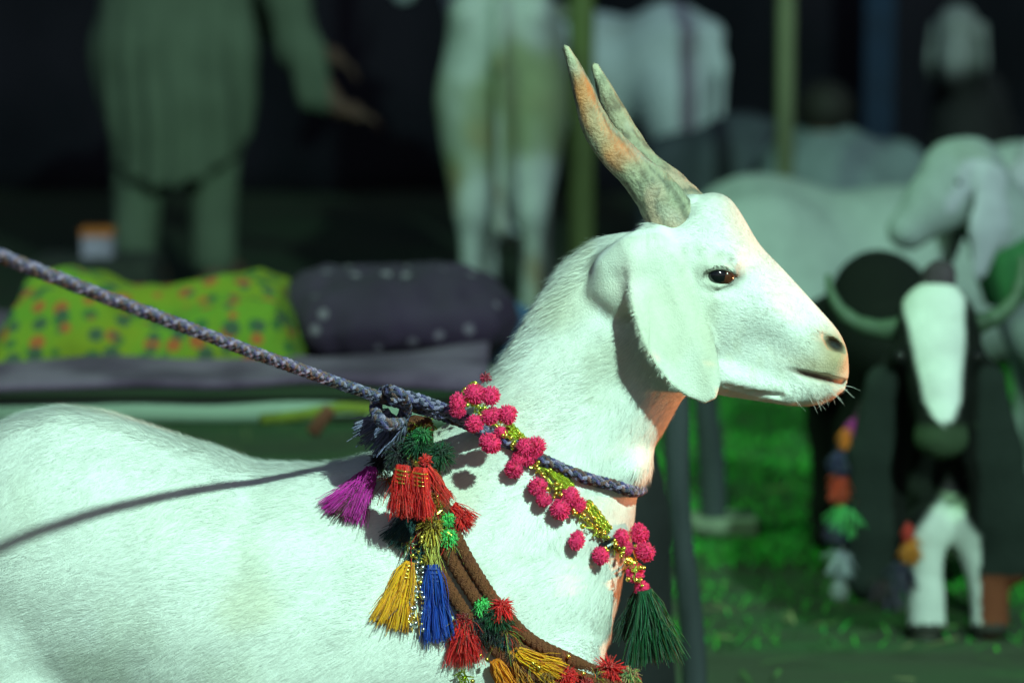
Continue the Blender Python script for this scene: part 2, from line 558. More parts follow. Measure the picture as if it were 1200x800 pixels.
# torso
profile_loft(g, (-60, 640), (740, 700),
    [(-66, 640), (-62, 590), (-50, 548), (-20, 507), (20, 487), (70, 477), (120, 483), (200, 512), (300, 546), (380, 545), (450, 530), (520, 540), (600, 580), (650, 620), (682, 660), (694, 700)],
    [(-64, 700), (-50, 760), (0, 815), (60, 835), (140, 862), (260, 890), (400, 905), (520, 905), (590, 890), (640, 850), (672, 810), (688, 760), (694, 712)],
    [(-6, 30), (10, 78), (40, 108), (90, 126), (160, 140), (260, 160), (380, 168), (480, 160), (580, 138), (660, 112), (715, 78), (745, 40), (760, 12)], 0.0, p=2.0)
# neck
profile_loft(g, (745, 330), (560, 690),
    [(785, 262), (770, 265), (745, 267), (700, 277), (660, 308), (620, 368), (590, 413), (560, 463), (520, 502), (490, 525), (450, 590), (420, 680)],
    [(840, 330), (815, 420), (802, 462), (782, 497), (768, 520), (756, 548), (748, 566), (746, 590), (736, 640), (722, 690), (702, 740), (690, 775), (600, 800)],
    [(-70, 24), (-40, 46), (0, 58), (60, 64), (120, 67), (180, 72), (230, 82), (290, 98), (350, 108), (400, 104), (440, 86), (465, 58), (486, 8)], 0.045, p=2.0, flip=-1)
# head
profile_loft(g, (760, 280), (995, 440),
    [(752, 300), (765, 262), (790, 236), (822, 226), (853, 229), (866, 247), (880, 272), (891, 289), (911, 309), (937, 337), (970, 372), (985, 389), (995, 411), (997, 430), (994, 444), (990, 450)],
    [(738, 330), (745, 365), (765, 405), (800, 440), (838, 462), (870, 466), (895, 470), (925, 475), (955, 476), (972, 471), (985, 462), (990, 452)],
    [(-30, 34), (0, 52), (30, 64), (60, 69), (92, 67), (120, 56), (160, 44), (205, 38), (240, 36), (262, 34), (276, 28), (286, 14), (290, 5)], 0.022, p=2.25, egg=-0.04)
def hw(px, py, w): return G(px, py, w)
# brow, cheek, lips, jaw, poll
g.ell(G(838, 306, 55), (0.022, 0.012, 0.011), 0.014)
g.ell(G(838, 306, -55), (0.022, 0.012, 0.011), 0.014)
g.ell(G(860, 362, 40), (0.034, 0.016, 0.022), 0.025)
g.cone(G(878, 352, 40), G(940, 400, 26), 0.010, 0.008, 0.025)
g.ell(G(968, 420, 26), (0.020, 0.010, 0.013), 0.012)
g.ell(G(955, 456, 22), (0.026, 0.010, 0.010), 0.012)
g.cone(G(845, 440, 40), G(925, 462, 24), 0.013, 0.008, 0.014)
g.chain([G(814, 305, 75), G(838, 297, 72), G(862, 306, 66)], [0.003, 0.004, 0.002], 0.008, op='s')
g.chain([G(826, 340, 72), G(846, 344, 68), G(862, 338, 62)], [0.002, 0.003, 0.0015], 0.008, op='s')
g.chain([G(850, 455, 50), G(885, 462, 36), G(915, 462, 32)], [0.003, 0.003, 0.002], 0.008, op='s')
g.ell(G(812, 240, 0), (0.018, 0.035, 0.012), 0.02)
# skin fold where the rope bites under the throat
g.ell(G(744, 546, 0), (0.014, 0.045, 0.016), 0.022)
# carve: mouth, nostril, eye opening, groove behind the brow
for sg in (1, -1):
    g.chain([G(922, 432, 43 * sg), G(945, 439, 38 * sg), G(968, 444, 34 * sg), G(985, 449, 26 * sg), G(992, 449, 12 * sg)], [0.003, 0.0055, 0.006, 0.006, 0.006], 0.003, op='s', sc=(1, 0.55, 1.5))
    g.chain([G(968, 395, 30 * sg), G(977, 403, 26 * sg), G(988, 409, 20 * sg)], [0.004, 0.0075, 0.005], 0.003, op='s', sc=(1, 0.6, 1.2))
    g.cone(G(829, 323, 74 * sg), G(860, 324, 67 * sg), 0.0082, 0.0042, 0.005, op='s')
    g.chain([G(815, 300, 72 * sg), G(806, 322, 74 * sg), G(812, 338, 74 * sg)], [0.004, 0.005, 0.003], 0.012, op='s')
g.chain([G(960, 476, 0), G(985, 455, 0), G(994, 447, 0)], [0.001, 0.001, 0.001], 0.002)
# lids
for sg in (1, -1):
    g.chain([G(821, 321, 66 * sg), G(832, 314, 69 * sg), G(846, 312, 68 * sg), G(860, 318, 63 * sg), G(868, 324, 60 * sg)], [0.0015, 0.0028, 0.003, 0.0022, 0.001], 0.004)
    g.chain([G(826, 331, 66 * sg), G(842, 335, 66 * sg), G(858, 331, 62 * sg)], [0.001, 0.002, 0.001], 0.004)
# ears: hanging leaf of even thickness, outline in the goat's mid plane
EAR = np.array([(738, 306), (748, 286), (768, 276), (787, 288), (803, 312), (820, 345), (831, 380), (838, 415), (840, 438), (834, 455), (820, 461), (800, 452), (780, 437),
                (762, 413), (748, 388), (740, 364), (735, 345), (734, 325)], float)
def polydist(X, Y, poly):
    d = np.full(np.broadcast(X, Y).shape, 1e9); ins = np.zeros(d.shape, bool)
    n = len(poly)
    for i in range(n):
        a = poly[i]; b = poly[(i + 1) % n]
        e = b - a
        wx, wy = X - a[0], Y - a[1]
        t = np.clip((wx * e[0] + wy * e[1]) / (e @ e), 0, 1)
        d = np.minimum(d, (wx - t * e[0]) ** 2 + (wy - t * e[1]) ** 2)
        c = ((a[1] > Y) != (b[1] > Y)) & (X < (b[0] - a[0]) * (Y - a[1]) / (b[1] - a[1] + 1e-12) + a[0])
        ins ^= c
    d = np.sqrt(d)
    return np.where(ins, -d, d)
def ear_fn(sg):
    def fn(x, y, z):
        X, Yp = pxplane(x, z)
        X, Yp = np.broadcast_arrays(X, Yp)
        dd = polydist(X, Yp, EAR)
        s = (Yp - 285) / 175.0                        # 0 at the root, 1 at the tip
        # sheet position: rolled out at the root, hanging clear of the cheek lower down
        cx = 760 + 70 * s
        off = 62 + 19 * np.sin(np.clip(s, 0, 1) * 2.2) + 0.26 * (cx - X) * np.clip(s * 1.6, 0, 1) + 0.0016 * np.clip(cx - X, -60, 60) * np.abs(cx - X) * 4.0
        roll = np.exp(-((X - 708) / 26.0) ** 2 - ((Yp - 310) / 42.0) ** 2)
        off = off - 0 * roll + 0 * np.exp(-((X - 745) / 16.0) ** 2 - ((Yp - 330) / 30.0) ** 2)
        off = off + 3.5 * np.sin((X - cx) / 11.0 + 0.6) * np.clip(s, 0, 1) * np.clip(1.2 - s, 0, 1) * 1.6 + 7.0 * np.clip(s - 0.55, 0, 1) ** 2 * (X - cx) / 20
        off = off - 0.34 * np.clip(X - cx - 6, 0, 60) * np.clip(s * 1.5, 0, 1)
        thick = 5.6 + 7.0 * np.exp(-((Yp - 285) / 30.0) ** 2)
        q = np.abs(sg * (YG - y) / SPX - off) - thick
        a = np.maximum(dd + 4.0, -60.0)
        f = np.minimum(np.maximum(q + 3.0, a), 0) + np.sqrt(np.maximum(q + 3.0, 0) ** 2 + np.maximum(a, 0) ** 2) - 3.0
        return f * SPX * 0.8
    return fn
e0, e1 = G(700, 465), G(850, 268)
for sg in (1, -1):
    lo = np.array([e0[0], YG + (-0.115 if sg > 0 else 0.045), e0[2]]); hi = np.array([e1[0], YG + (-0.045 if sg > 0 else 0.115), e1[2]])
    g.put(ear_fn(sg), lo, hi, 0.007)
    # muscle that carries the ear
    g.cone(G(768, 290, 42 * sg), G(738, 302, 58 * sg), 0.022, 0.018, 0.03)
    g.chain([G(738, 300, 56 * sg), G(716, 314, 54 * sg), G(714, 336, 52 * sg), G(728, 348, 60 * sg), G(740, 346, 70 * sg)], [0.015, 0.0105, 0.009, 0.008, 0.007], 0.026)
g.ell(G(626, 712, 0), (0.070, 0.088, 0.115), 0.05)
# legs
for (px, w, hoof) in ((640, 60, 0.0), (590, -60, 0.02), (-10, 45, 0.0), (40, -55, 0.03)):
    top = G(px, 790, w); fore = px > 300
    kn = top.copy(); kn[2] = 0.24; kn[0] += 0.01 if fore else -0.035
    an = kn.copy(); an[2] = 0.075; an[0] += 0.0 if fore else 0.03
    ft = an.copy(); ft[2] = 0.012; ft[0] += 0.02
    if fore: g.chain([top, kn, an, ft], [0.06, 0.027, 0.02, 0.026], 0.02)
    else:
        st = top.copy(); st[0] += 0.05
        st[2] -= 0.05; top[2] += 0.03; g.chain([top, st, kn, an, ft], [0.07, 0.06, 0.028, 0.02, 0.026], 0.04)
# tail
g.chain([G(-58, 560), G(-78, 575), G(-84, 605)], [0.022, 0.02, 0.012], 0.02)
GV, GQ = g.mesh()
del g
GV = smooth_mesh(GV, GQ, 2)
GN = vnormals(GV, GQ)
gpx, gpy = to_px(GV)
# coarse lumps of muscle under the coat
lump = vnoise(GV, 22, 3) * 0.0032 + vnoise(GV, 60, 5) * 0.0007
lump *= np.where(gpx > 760, 0.35, 1.0)
GV = GV + GN * lump[:, None]
GN = vnormals(GV, GQ)
near = GV[:, 1] < YG

def blob(px, py, rx, ry, ang=0.0, p=2.0):
    c, s = math.cos(R(ang)), math.sin(R(ang))
    dx, dy = gpx - px, gpy - py
    a = (dx * c + dy * s) / rx; b = (-dx * s + dy * c) / ry
    return np.exp(-(a * a + b * b) ** (p / 2))
coat = np.tile(np.array([0.83, 0.82, 0.79]), (len(GV), 1))
def paint(col, w):
    global coat
    w = np.clip(w, 0, 1)[:, None]; coat = coat * (1 - w) + np.array(col) * w
n1 = vnoise(GV, 35, 11); n2 = vnoise(GV, 140, 12)
paint((0.70, 0.72, 0.62), 0.35 * sstep(n1, 0.0, 0.9))                      # yellowish wash in the coat
paint((0.44, 0.31, 0.16), 0.9 * blob(982, 420, 30, 36, 20))                 # tan muzzle
paint((0.36, 0.25, 0.13), 0.8 * blob(974, 402, 18, 14, 25))
paint((0.46, 0.34, 0.20), 0.6 * blob(960, 432, 40, 13, 14))
paint((0.62, 0.46, 0.38), 0.5 * blob(978, 462, 22, 8, -20))
paint((0.72, 0.55, 0.50), 0.5 * blob(858, 250, 14, 34, -25))                # pink of the warm light put into the forehead colour
n3 = vnoise(GV, 320, 14)
paint((0.56, 0.50, 0.46), 0.5 * blob(898, 350, 34, 60, -35) * sstep(n3, 0.0, 0.7))
paint((0.62, 0.60, 0.46), 0.4 * blob(870, 430, 60, 40, 0) * sstep(n2, 0.0, 0.6))
paint((0.70, 0.56, 0.50), 0.45 * blob(890, 292, 12, 50, -38))  # the same warm tint painted along the nose bridge
paint((0.60, 0.57, 0.42), 0.5 * sstep(vnoise(GV, 14, 17), 0.35, 0.9) * (gpx < 700))
paint((0.45, 0.36, 0.32), 0.6 * blob(842, 301, 16, 4, -8))                  # dark lid and lashes
paint((0.30, 0.24, 0.21), 0.6 * blob(843, 321, 32, 17, 3, 3))
paint((0.10, 0.07, 0.06), 0.95 * blob(843, 323, 25, 12, 3, 4))
paint((0.25, 0.20, 0.17), 0.7 * blob(866, 323, 8, 4, 10))
paint((0.30, 0.22, 0.2), 0.8 * blob(857, 304, 3, 3))
paint((0.62, 0.62, 0.50), 0.45 * blob(830, 400, 14, 60, 5))                 # stained front edge of the ear
paint((0.02, 0.012, 0.01), 1.0 * blob(979, 404, 13, 6, 30, 5))            # nostril
paint((0.12, 0.07, 0.06), 0.98 * blob(956, 441, 37, 3.2, 14, 4))            # lip line
paint((0.70, 0.58, 0.54), 0.5 * ((gpx > 700) & (gpx < 735) & (gpy > 330) & (gpy < 350)))
earmask = sstep(np.abs(GV[:, 1] - YG) / SPX, 60, 68) * (gpx > 690) * (gpx < 860) * (gpy < 475)
paint((0.66, 0.66, 0.57), 0.7 * earmask)
paint((0.50, 0.48, 0.36), earmask * (0.5 * blob(832, 410, 12, 60, 5) + 0.35 * sstep(n1, 0.1, 0.8)))
paint((0.66, 0.50, 0.46), 0.35 * earmask * blob(735, 330, 14, 30))
coat *= (1 + 0.05 * n2)[:, None]
coat = np.clip(coat, 0.02, 0.86)

M_coat = mat('white_coat', (0.8, 0.8, 0.78), 0.7, 0.06, 160, 0.25, attr='coat', bscale=500, spec=0.2)
M_fur = mat('white_hair', (0.8, 0.8, 0.78), 0.55, 0.0, 20, attr='coat', spec=0.25)
goat = thing('white_goat', 'white goat in profile wearing a rope, pompom necklace and tasselled collar', 'goat')
base = np.array([G(300, 600)[0], YG, 0.0])
goat.location = base
def hlink(name, V, F, material, parent=goat, colors=None, smooth=True, at=base):
    return link(name, fast_mesh(name, np.asarray(V) - at, F, smooth, colors), material, parent)
hlink('body', GV, GQ, M_coat, colors=coat)
BVH = BVHTree.FromPolygons([tuple(v) for v in GV], [tuple(q) for q in GQ.tolist()])

def hit(px, py, off=0.0):
    d = unit(ray(px, py))
    loc, n, i, dist = BVH.ray_cast(Vector(CAMP), Vector(d))
    if loc is None or loc[1] > YG + 0.05:
        return None, None
    loc, n = np.array(loc), np.array(n)
    if n @ d > 0: n = -n
    return loc + n * off, n

# coat hairs
def fur(n, sel, seed, fringe=False):
    rg = np.random.default_rng(seed)
    T = np.concatenate([GQ[:, [0, 1, 2]], GQ[:, [0, 2, 3]]])
    keep = sel[T].all(1); T = T[keep]
    ar = np.linalg.norm(np.cross(GV[T[:, 1]] - GV[T[:, 0]], GV[T[:, 2]] - GV[T[:, 0]]), axis=1)
    t = T[rg.choice(len(T), n, p=ar / ar.sum())]
    a, b = rg.random(n), rg.random(n)
    f = a + b > 1; a[f] = 1 - a[f]; b[f] = 1 - b[f]; c = 1 - a - b
    mixv = lambda A: A[t[:, 0]] * a[:, None] + A[t[:, 1]] * b[:, None] + A[t[:, 2]] * c[:, None]
    P = mixv(GV); N = mixv(GN); N /= np.linalg.norm(N, axis=1)[:, None]
    col = mixv(coat)
    px, py = to_px(P)
    head = sstep(px, 765, 830) * (py < 490)
    neck = (1 - head) * sstep(px - 0.6 * (620 - py), 560, 640) * (py < 640)
    Dh = np.array([-0.8, 0.0, 0.45]); Dn = np.array([-0.55, 0.0, -0.85]); Db = np.array([-0.85, -0.05, -0.5])
    D = Dh * head[:, None] + Dn * neck[:, None] + Db * (1 - head - neck)[:, None]
    sw = vnoise(P, 26, 21); sw2 = vnoise(P, 90, 22)
    D = D + np.stack([0.25 * sw2, 0.1 * sw, 0.45 * sw], 1) + rg.normal(size=(n, 3)) * 0.16
    D = D - N * (D * N).sum(1)[:, None]
    D /= np.linalg.norm(D, axis=1)[:, None] + 1e-9
    lift = 0.16 + 0.09 * rg.random(n)
    L = (0.011 * (1 - head) + 0.0068 * head + 0.003 * neck) * rg.uniform(0.6, 1.35, n)
    spine = ((N[:, 2] > 0.55) & (np.abs(P[:, 1] - YG) < 0.012) & (px < 480)) | ((np.abs(P[:, 1] - YG) < 0.035) & (neck > 0.4) & (N[:, 0] < -0.3))
    wsp = np.where(px < 480, np.exp(-((P[:, 1] - YG) / 0.022) ** 2) * (N[:, 2] > 0.3), np.exp(-((P[:, 1] - YG) / 0.03) ** 2) * (N[:, 0] < -0.2) * (neck > 0.3))
    L = L * (1 + 0.7 * wsp); lift = lift + 0.4 * wsp * rg.random(n)
    ear = ((np.abs(P[:, 1] - YG) > 66 * SPX) & (px > 690) & (py < 480)) | ((px > 695) & (px < 800) & (py > 265) & (py < 362) & (np.abs(P[:, 1] - YG) > 40 * SPX))
    L = np.where(ear, L * 0.5, L); lift = np.where(ear, 0.12, lift)
    eye = np.hypot((px - 842) / 24, (py - 323) / 14) < 1
    nose = np.hypot((px - 985) / 26, (py - 420) / 36) < 1
    mouth = np.abs(py - (432 + (px - 922) * 0.27)) < 5
    L = np.where(eye | nose | (mouth & (px > 918)), L * 0.25, L)
    bald = (np.hypot((px - 842) / 21, (py - 323) / 11) < 1) | ((np.hypot((px - 980) / 15, (py - 404) / 8) < 1)) | ((np.abs(py - (432 + (px - 922) * 0.27)) < 4) & (px > 918))
    L = np.where(bald, 0.0003, L)
    if fringe: lift = rg.uniform(0.5, 1.1, n); L = rg.uniform(0.007, 0.015, n)
    d = D + N * lift[:, None]; d /= np.linalg.norm(d, axis=1)[:, None]
    bend = (D * 0.5 - N * 0.25 + np.array([0, 0, -0.15])) * (L * 0.35)[:, None]
    wd = rg.uniform(0.0003, 0.00062, n) * (1 - 0.3 * head)
    V, F = blades(P - N * 0.0004, d, N, L, wd, bend)
    cc = np.repeat(np.clip(col * rg.uniform(0.84, 1.10, n)[:, None], 0.02, 0.88), 5, 0)
    return V, F, cc
V, F, cc = fur(330000, GV[:, 2] > 0.26, 31)
# longer fringe along the nape and the spine
nape = (np.abs(GV[:, 1] - YG) < 0.045) & (((GN[:, 0] < -0.25) & (gpx > 540) & (gpx < 720) & (gpy < 480)) | ((GN[:, 2] > 0.5) & (gpx < 450) & (gpy > 460) & (gpy < 560)))
V2, F2, c2_ = fur(9000, nape, 33, fringe=True)
F = np.concatenate([F, F2 + len(V)]); V = np.concatenate([V, V2]); cc = np.concatenate([cc, c2_])
o = hlink('fur', V, F, M_fur, colors=cc); o['kind'] = 'stuff'

# whiskers on the chin
rg = np.random.default_rng(5); mb = MB()
for i in range(46):
    px, py = rg.uniform(925, 992), 0
    p, n = hit(px, rg.uniform(446, 466))
    if p is None: continue
    d = unit(n * 0.6 + np.array([0.7, 0, -0.75]) + rg.normal(size=3) * 0.3); L = rg.uniform(0.006, 0.026)
    q = [p, p + d * L * 0.5, p + d * L + np.array([0, 0, -0.003])]
    mb.tube(q, [0.00018, 0.00014, 0.00006], 3, False)
link('whiskers', mb.mesh('whiskers'), mat('whisker', (0.75, 0.74, 0.7), 0.5, 0), goat).location = -base

# eyes: ball, amber iris, dark pupil
M_eye = mat('eyeball', (0.035, 0.02, 0.012), 0.06, 0.3, 60, spec=0.6)
M_iris = mat('iris', (0.085, 0.026, 0.014), 0.12, 0.3, 300, spec=0.5)
M_pupil = mat('pupil', (0.006, 0.006, 0.008), 0.05, 0, spec=0.7)
for sg in (1, -1):
    c = G(842, 323, 55 * sg)
    V, F = uvsphere(c, 0.0145, 24, 16)
    e = hlink('eye', V, F, M_eye)
    q = G(850, 323.5, 58 * sg)
    V, F = uvsphere(q, 0.0108, 20, 12)
    hlink('iris', V, F, M_iris, e, at=np.zeros(3) + base)
    e.children[0].location = (0, 0, 0)
    V, F = uvsphere(G(841, 322.5, 60.5 * sg), 0.0118, 20, 12, (1.05, 0.9, 0.95))
    hlink('pupil', V, F, M_pupil, e)
# upper lashes
mb = MB()
for i in range(26):
    t = i / 25
    p = G(826 + 34 * t, 318 - 9 * math.sin(math.pi * t) + 3 * t, 71 - 3 * t)
    d = unit(np.array([0.2 + 0.5 * t, -1, -0.1 - 0.3 * rg.random()]) + rg.normal(size=3) * 0.15)
    mb.tube([p, p + d * 0.004, p + d * 0.0075 + np.array([0, 0, -0.001])], [0.0004, 0.0003, 0.0001], 3, False)
link('eyelashes', mb.mesh('eyelashes'), mat('lash', (0.10, 0.08, 0.07), 0.6, 0), goat).location = -base

# horns: flattened, twisted, ridged
M_horn = mat('horn', (0.34, 0.29, 0.2), 0.5, 0.2, 80, 0.4, attr='coat', spec=0.35, bscale=300)
def horn(pts, wr, name, seed, twist, sq, hue):
    P = spline(pts, 90)
    t = np.linspace(0, 1, 90)
    r = np.interp(t, np.linspace(0, 1, len(wr)), wr) * SPX * (1 + 0.2 * np.sin(np.pi * np.clip(t * 1.15 - 0.1, 0, 1)))
    ridge = 1 + 0.014 * np.sin(t * 80 + 5 * np.sin(t * 7)) * (1 - t)
    T, N, B = frames(P)
    n = 40
    a = np.linspace(0, 2 * np.pi, n, endpoint=False)
    V = []; Cc = []
    rg = np.random.default_rng(seed)
    for i in range(90):
        tw = twist * t[i]
        for k in range(n):
            ca, sa = math.cos(a[k]), math.sin(a[k])
            rr = r[i] * ridge[i]
            u_, v_ = rr * ca, rr * sq * sa * (1 + 0.45 * max(0, ca) ** 2)
            u2 = u_ * math.cos(tw) - v_ * math.sin(tw); v2 = u_ * math.sin(tw) + v_ * math.cos(tw)
            V.append(P[i] + N[i] * u2 + B[i] * v2)
    V = np.array(V); V = V + vnoise(V, 150, seed)[:, None] * 0.0006 * np.tile(a, 90)[:, None] ** 0
    k = np.arange(n)
    F = [np.stack([i * n + k, i * n + (k + 1) % n, (i + 1) * n + (k + 1) % n, (i + 1) * n + k], 1) for i in range(89)]
    tip = len(V); V = np.concatenate([V, P[-1:] + T[-1:] * r[-1] * 0.8])
    j = np.arange(0, n, 2)
    F.append(np.stack([np.full_like(j, tip), 89 * n + j, 89 * n + (j + 1) % n, 89 * n + (j + 2) % n], 1))
    tt = np.append(np.repeat(t, n), 1); aa = np.append(np.tile(a, 90), 0)
    nz = vnoise(V, 70, seed + 1); nz2 = vnoise(V, 200, seed + 2)
    col = np.tile(np.array([0.34, 0.33, 0.23]), (len(V), 1))
    def mixc(c, w):
        w = np.clip(w, 0, 1)[:, None]; col[:] = col * (1 - w) + np.array(c) * w
    mixc((0.46, 0.33, 0.24), sstep(nz, -0.1, 0.5) * (tt < 0.5))
    mixc((0.17, 0.16, 0.11), 0.55 * sstep(nz2, 0.2, 0.7)); mixc((0.13, 0.12, 0.085), 0.75 * sstep(np.sin(aa * 9 + 3 * nz) + 0.8 * nz2, 0.5, 1.3)); mixc((0.10, 0.10, 0.08), 0.6 * sstep(vnoise(V, 320, seed + 5), 0.25, 0.7)); mixc((0.5, 0.47, 0.40), 0.4 * sstep(vnoise(V, 110, seed + 6), 0.3, 0.8))
    ctr = np.concatenate([np.repeat(P, n, 0), P[-1:]])
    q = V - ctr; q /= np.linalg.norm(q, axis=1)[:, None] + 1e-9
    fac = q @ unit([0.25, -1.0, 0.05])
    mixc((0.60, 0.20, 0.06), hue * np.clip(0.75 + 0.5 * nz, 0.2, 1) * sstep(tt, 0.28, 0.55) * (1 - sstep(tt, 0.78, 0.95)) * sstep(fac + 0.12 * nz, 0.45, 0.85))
    mixc((0.60, 0.55, 0.38), 0.7 * sstep(tt, 0.86, 1.0))
    return hlink(name, V, np.concatenate(F), M_horn, colors=col)
horn([G(800, 275, 22), G(783, 250, 25), G(764, 222, 30), G(738, 196, 36), G(713, 171, 42), G(696, 144, 47), G(682, 104, 50), G(672, 77, 52), G(663, 56, 52)],
     [32, 28, 23, 17.5, 17, 16, 12.5, 9, 5], 'horn', 3, 1.5, 0.8, 0.85)
horn([G(812, 262, -22), G(800, 242, -25), G(782, 220, -32), G(754, 193, -38), G(735, 163, -46), G(717, 128, -52), G(706, 99, -54), G(697, 77, -55)],
     [30, 26, 20, 15.5, 15, 13.5, 10, 5], 'horn', 9, -1.4, 0.8, 0.12)
# ------------------------------------------------------------------ rope, necklace and collar on the goat
def surf(px, py, off=0.0, Yd=3.12):
    p, n = hit(px, py, off)
    if p is None:
        p = W(px, py, Yd); n = np.array([0, -1.0, 0])
    return p, n

def braid(parent, path, r, mats, pitch=0.045, step=0.0035, nstr=8, sr=0.42, name='strand', seed=0):
    P, s = resample(path, step)
    T, N, B = frames(P)
    rg = np.random.default_rng(seed)
    for i in range(nstr):
        sg = 1 if i % 2 == 0 else -1
        k = i // 2; h = nstr // 2
        a = sg * 2 * np.pi * s / pitch + 2 * np.pi * k / h + (0 if sg > 0 else np.pi / h)
        rad = r * (0.72 + 0.2 * sg * np.cos(2 * np.pi * s / pitch * h))
        wob = 1 + 0.05 * np.sin(s * 170 + i)
        Q = P + (rad * wob)[:, None] * (np.cos(a)[:, None] * N + np.sin(a)[:, None] * B)
        V, F = tube(Q, r * sr, 6)
        m = mats[i % len(mats)]
        link(name, fast_mesh(name, V - np.array(parent.location), F), m, parent)

def yarn(name, c, bump=0.8): return mat(name, c, 0.75, 0.35, 90, bump, bscale=700, sheen=0.2)
M_r1 = yarn('rope_purple', (0.10, 0.075, 0.27)); M_r2 = yarn('rope_lilac', (0.36, 0.28, 0.50))
M_r3 = yarn('rope_brown', (0.17, 0.07, 0.07)); M_r4 = yarn('rope_navy', (0.035, 0.03, 0.09))
kn, _ = surf(455, 474, 0.02, 3.12)
kn = W(458, 472, 3.10)
rope = thing('lead_rope', 'purple and brown braided rope tied round the white goat\'s neck', 'rope', None, tuple(kn))
pa = [np.array([-1.12, 1.66, 1.28]), W(-120, 254, 2.43), W(0, 300, 2.56), W(150, 358, 2.72), W(300, 414, 2.88), W(400, 450, 3.01), W(455, 468, 3.075), W(505, 482, 3.11)]
braid(rope, spline(pa, 120), 0.0055, [M_r1, M_r3, M_r2, M_r4, M_r1, M_r2, M_r3, M_r4])
# loop round the neck: near side from pixels, far side behind the neck
near_pts = []
for px, py in ((505, 482), (530, 490), (565, 505), (600, 521), (640, 541), (680, 558), (715, 567), (738, 571)):
    p, n = hit(px, py, 0.0075)
    near_pts.append(p if p is not None else W(px, py, 3.12))
far_pts = []
for px, py in ((752, 573),):
    far_pts.append(W(px, py, YG))
for px, py in ((735, 570), (690, 560), (640, 541), (590, 518), (540, 494)):
    d = unit(ray(px, py)); q = W(px, py, 3.9)
    loc, nn, i_, ds = BVH.ray_cast(Vector(q), Vector(-d))
    far_pts.append((np.array(loc) + np.array(nn) * 0.0075) if loc is not None else W(px, py, 3.27))
back = W(505, 478, YG + 0.01)
loop = near_pts + far_pts + [back, W(470, 470, 3.12)]
braid(rope, spline(loop, 160), 0.0058, [M_r1, M_r3, M_r2, M_r4, M_r1, M_r2, M_r3, M_r4], seed=4)
# second pass of rope beside the first, wrapped into the knot
braid(rope, spline([W(452, 462, 3.10), W(480, 466, 3.085), W(515, 478, 3.085), W(545, 492, 3.10), surf(575, 512, 0.004)[0]], 50), 0.0064, [M_r1, M_r2, M_r4, M_r2])
knot = [W(440 + 22 * math.cos(a) * 0.8 + 18, 478 + 20 * math.sin(a), 3.07 + 0.03 * math.sin(a * 2 + 0.6)) for a in np.linspace(0, 9.6, 16)]
braid(rope, spline(knot, 90), 0.006, [M_r1, M_r4, M_r3, M_r2], name='knot')

def strands(starts, dirs, lens, rad, droop, cols, wav=0.0, seed=0, segs=5):
    """threads as thin three sided tubes, coloured per thread"""
    rg = np.random.default_rng(seed)
    n = len(starts); t = np.linspace(0, 1, segs)
    off = rg.normal(size=(n, 3)) * wav
    P = starts[:, None] + dirs[:, None] * (lens[:, None] * t)[..., None] + (droop[:, None] * (t ** 2)[None, :, None]) + off[:, None] * np.sin(t * 5)[None, :, None]
    side = np.cross(dirs, rg.normal(size=(n, 3))); side /= np.linalg.norm(side, axis=1)[:, None]
    s2 = np.cross(dirs, side)
    V = []
    taper = 1 - 0.45 * t
    for k in range(3):
        a = k * 2.0944
        o_ = (math.cos(a) * side + math.sin(a) * s2) * rad
        V.append(P + o_[:, None] * taper[None, :, None])
    V = np.stack(V, 2)                       # n, segs, 3, xyz
    V = V.reshape(-1, 3)
    b = np.arange(n)[:, None, None] * segs * 3
    i = np.arange(segs - 1)[None, :, None] * 3
    k = np.arange(3)[None, None, :]; k2 = (k + 1) % 3
    F = np.stack([b + i + k, b + i + k2, b + i + 3 + k2, b + i + 3 + k], -1).reshape(-1, 4)
    return V, F, np.repeat(cols, segs * 3, 0)

M_thread = mat('thread', (1, 1, 1), 0.7, 0.0, 50, attr='coat', sheen=0.15, spec=0.25)
M_gold = mat('gold_bead', (0.85, 0.62, 0.12), 0.22, 0.15, 200, metal=0.9)
M_greengold = mat('green_gold_tinsel', (0.55, 0.60, 0.08), 0.25, 0.25, 200, metal=0.75)
M_silver = mat('silver_bead', (0.75, 0.76, 0.8), 0.2, 0.1, 200, metal=0.95)

def tint(col, n, rg, amt=0.3):
    return np.clip(np.array(col)[None] * (1 + rg.uniform(-amt, amt, n))[:, None] + rg.normal(size=(n, 3)) * 0.008, 0.002, 0.9)

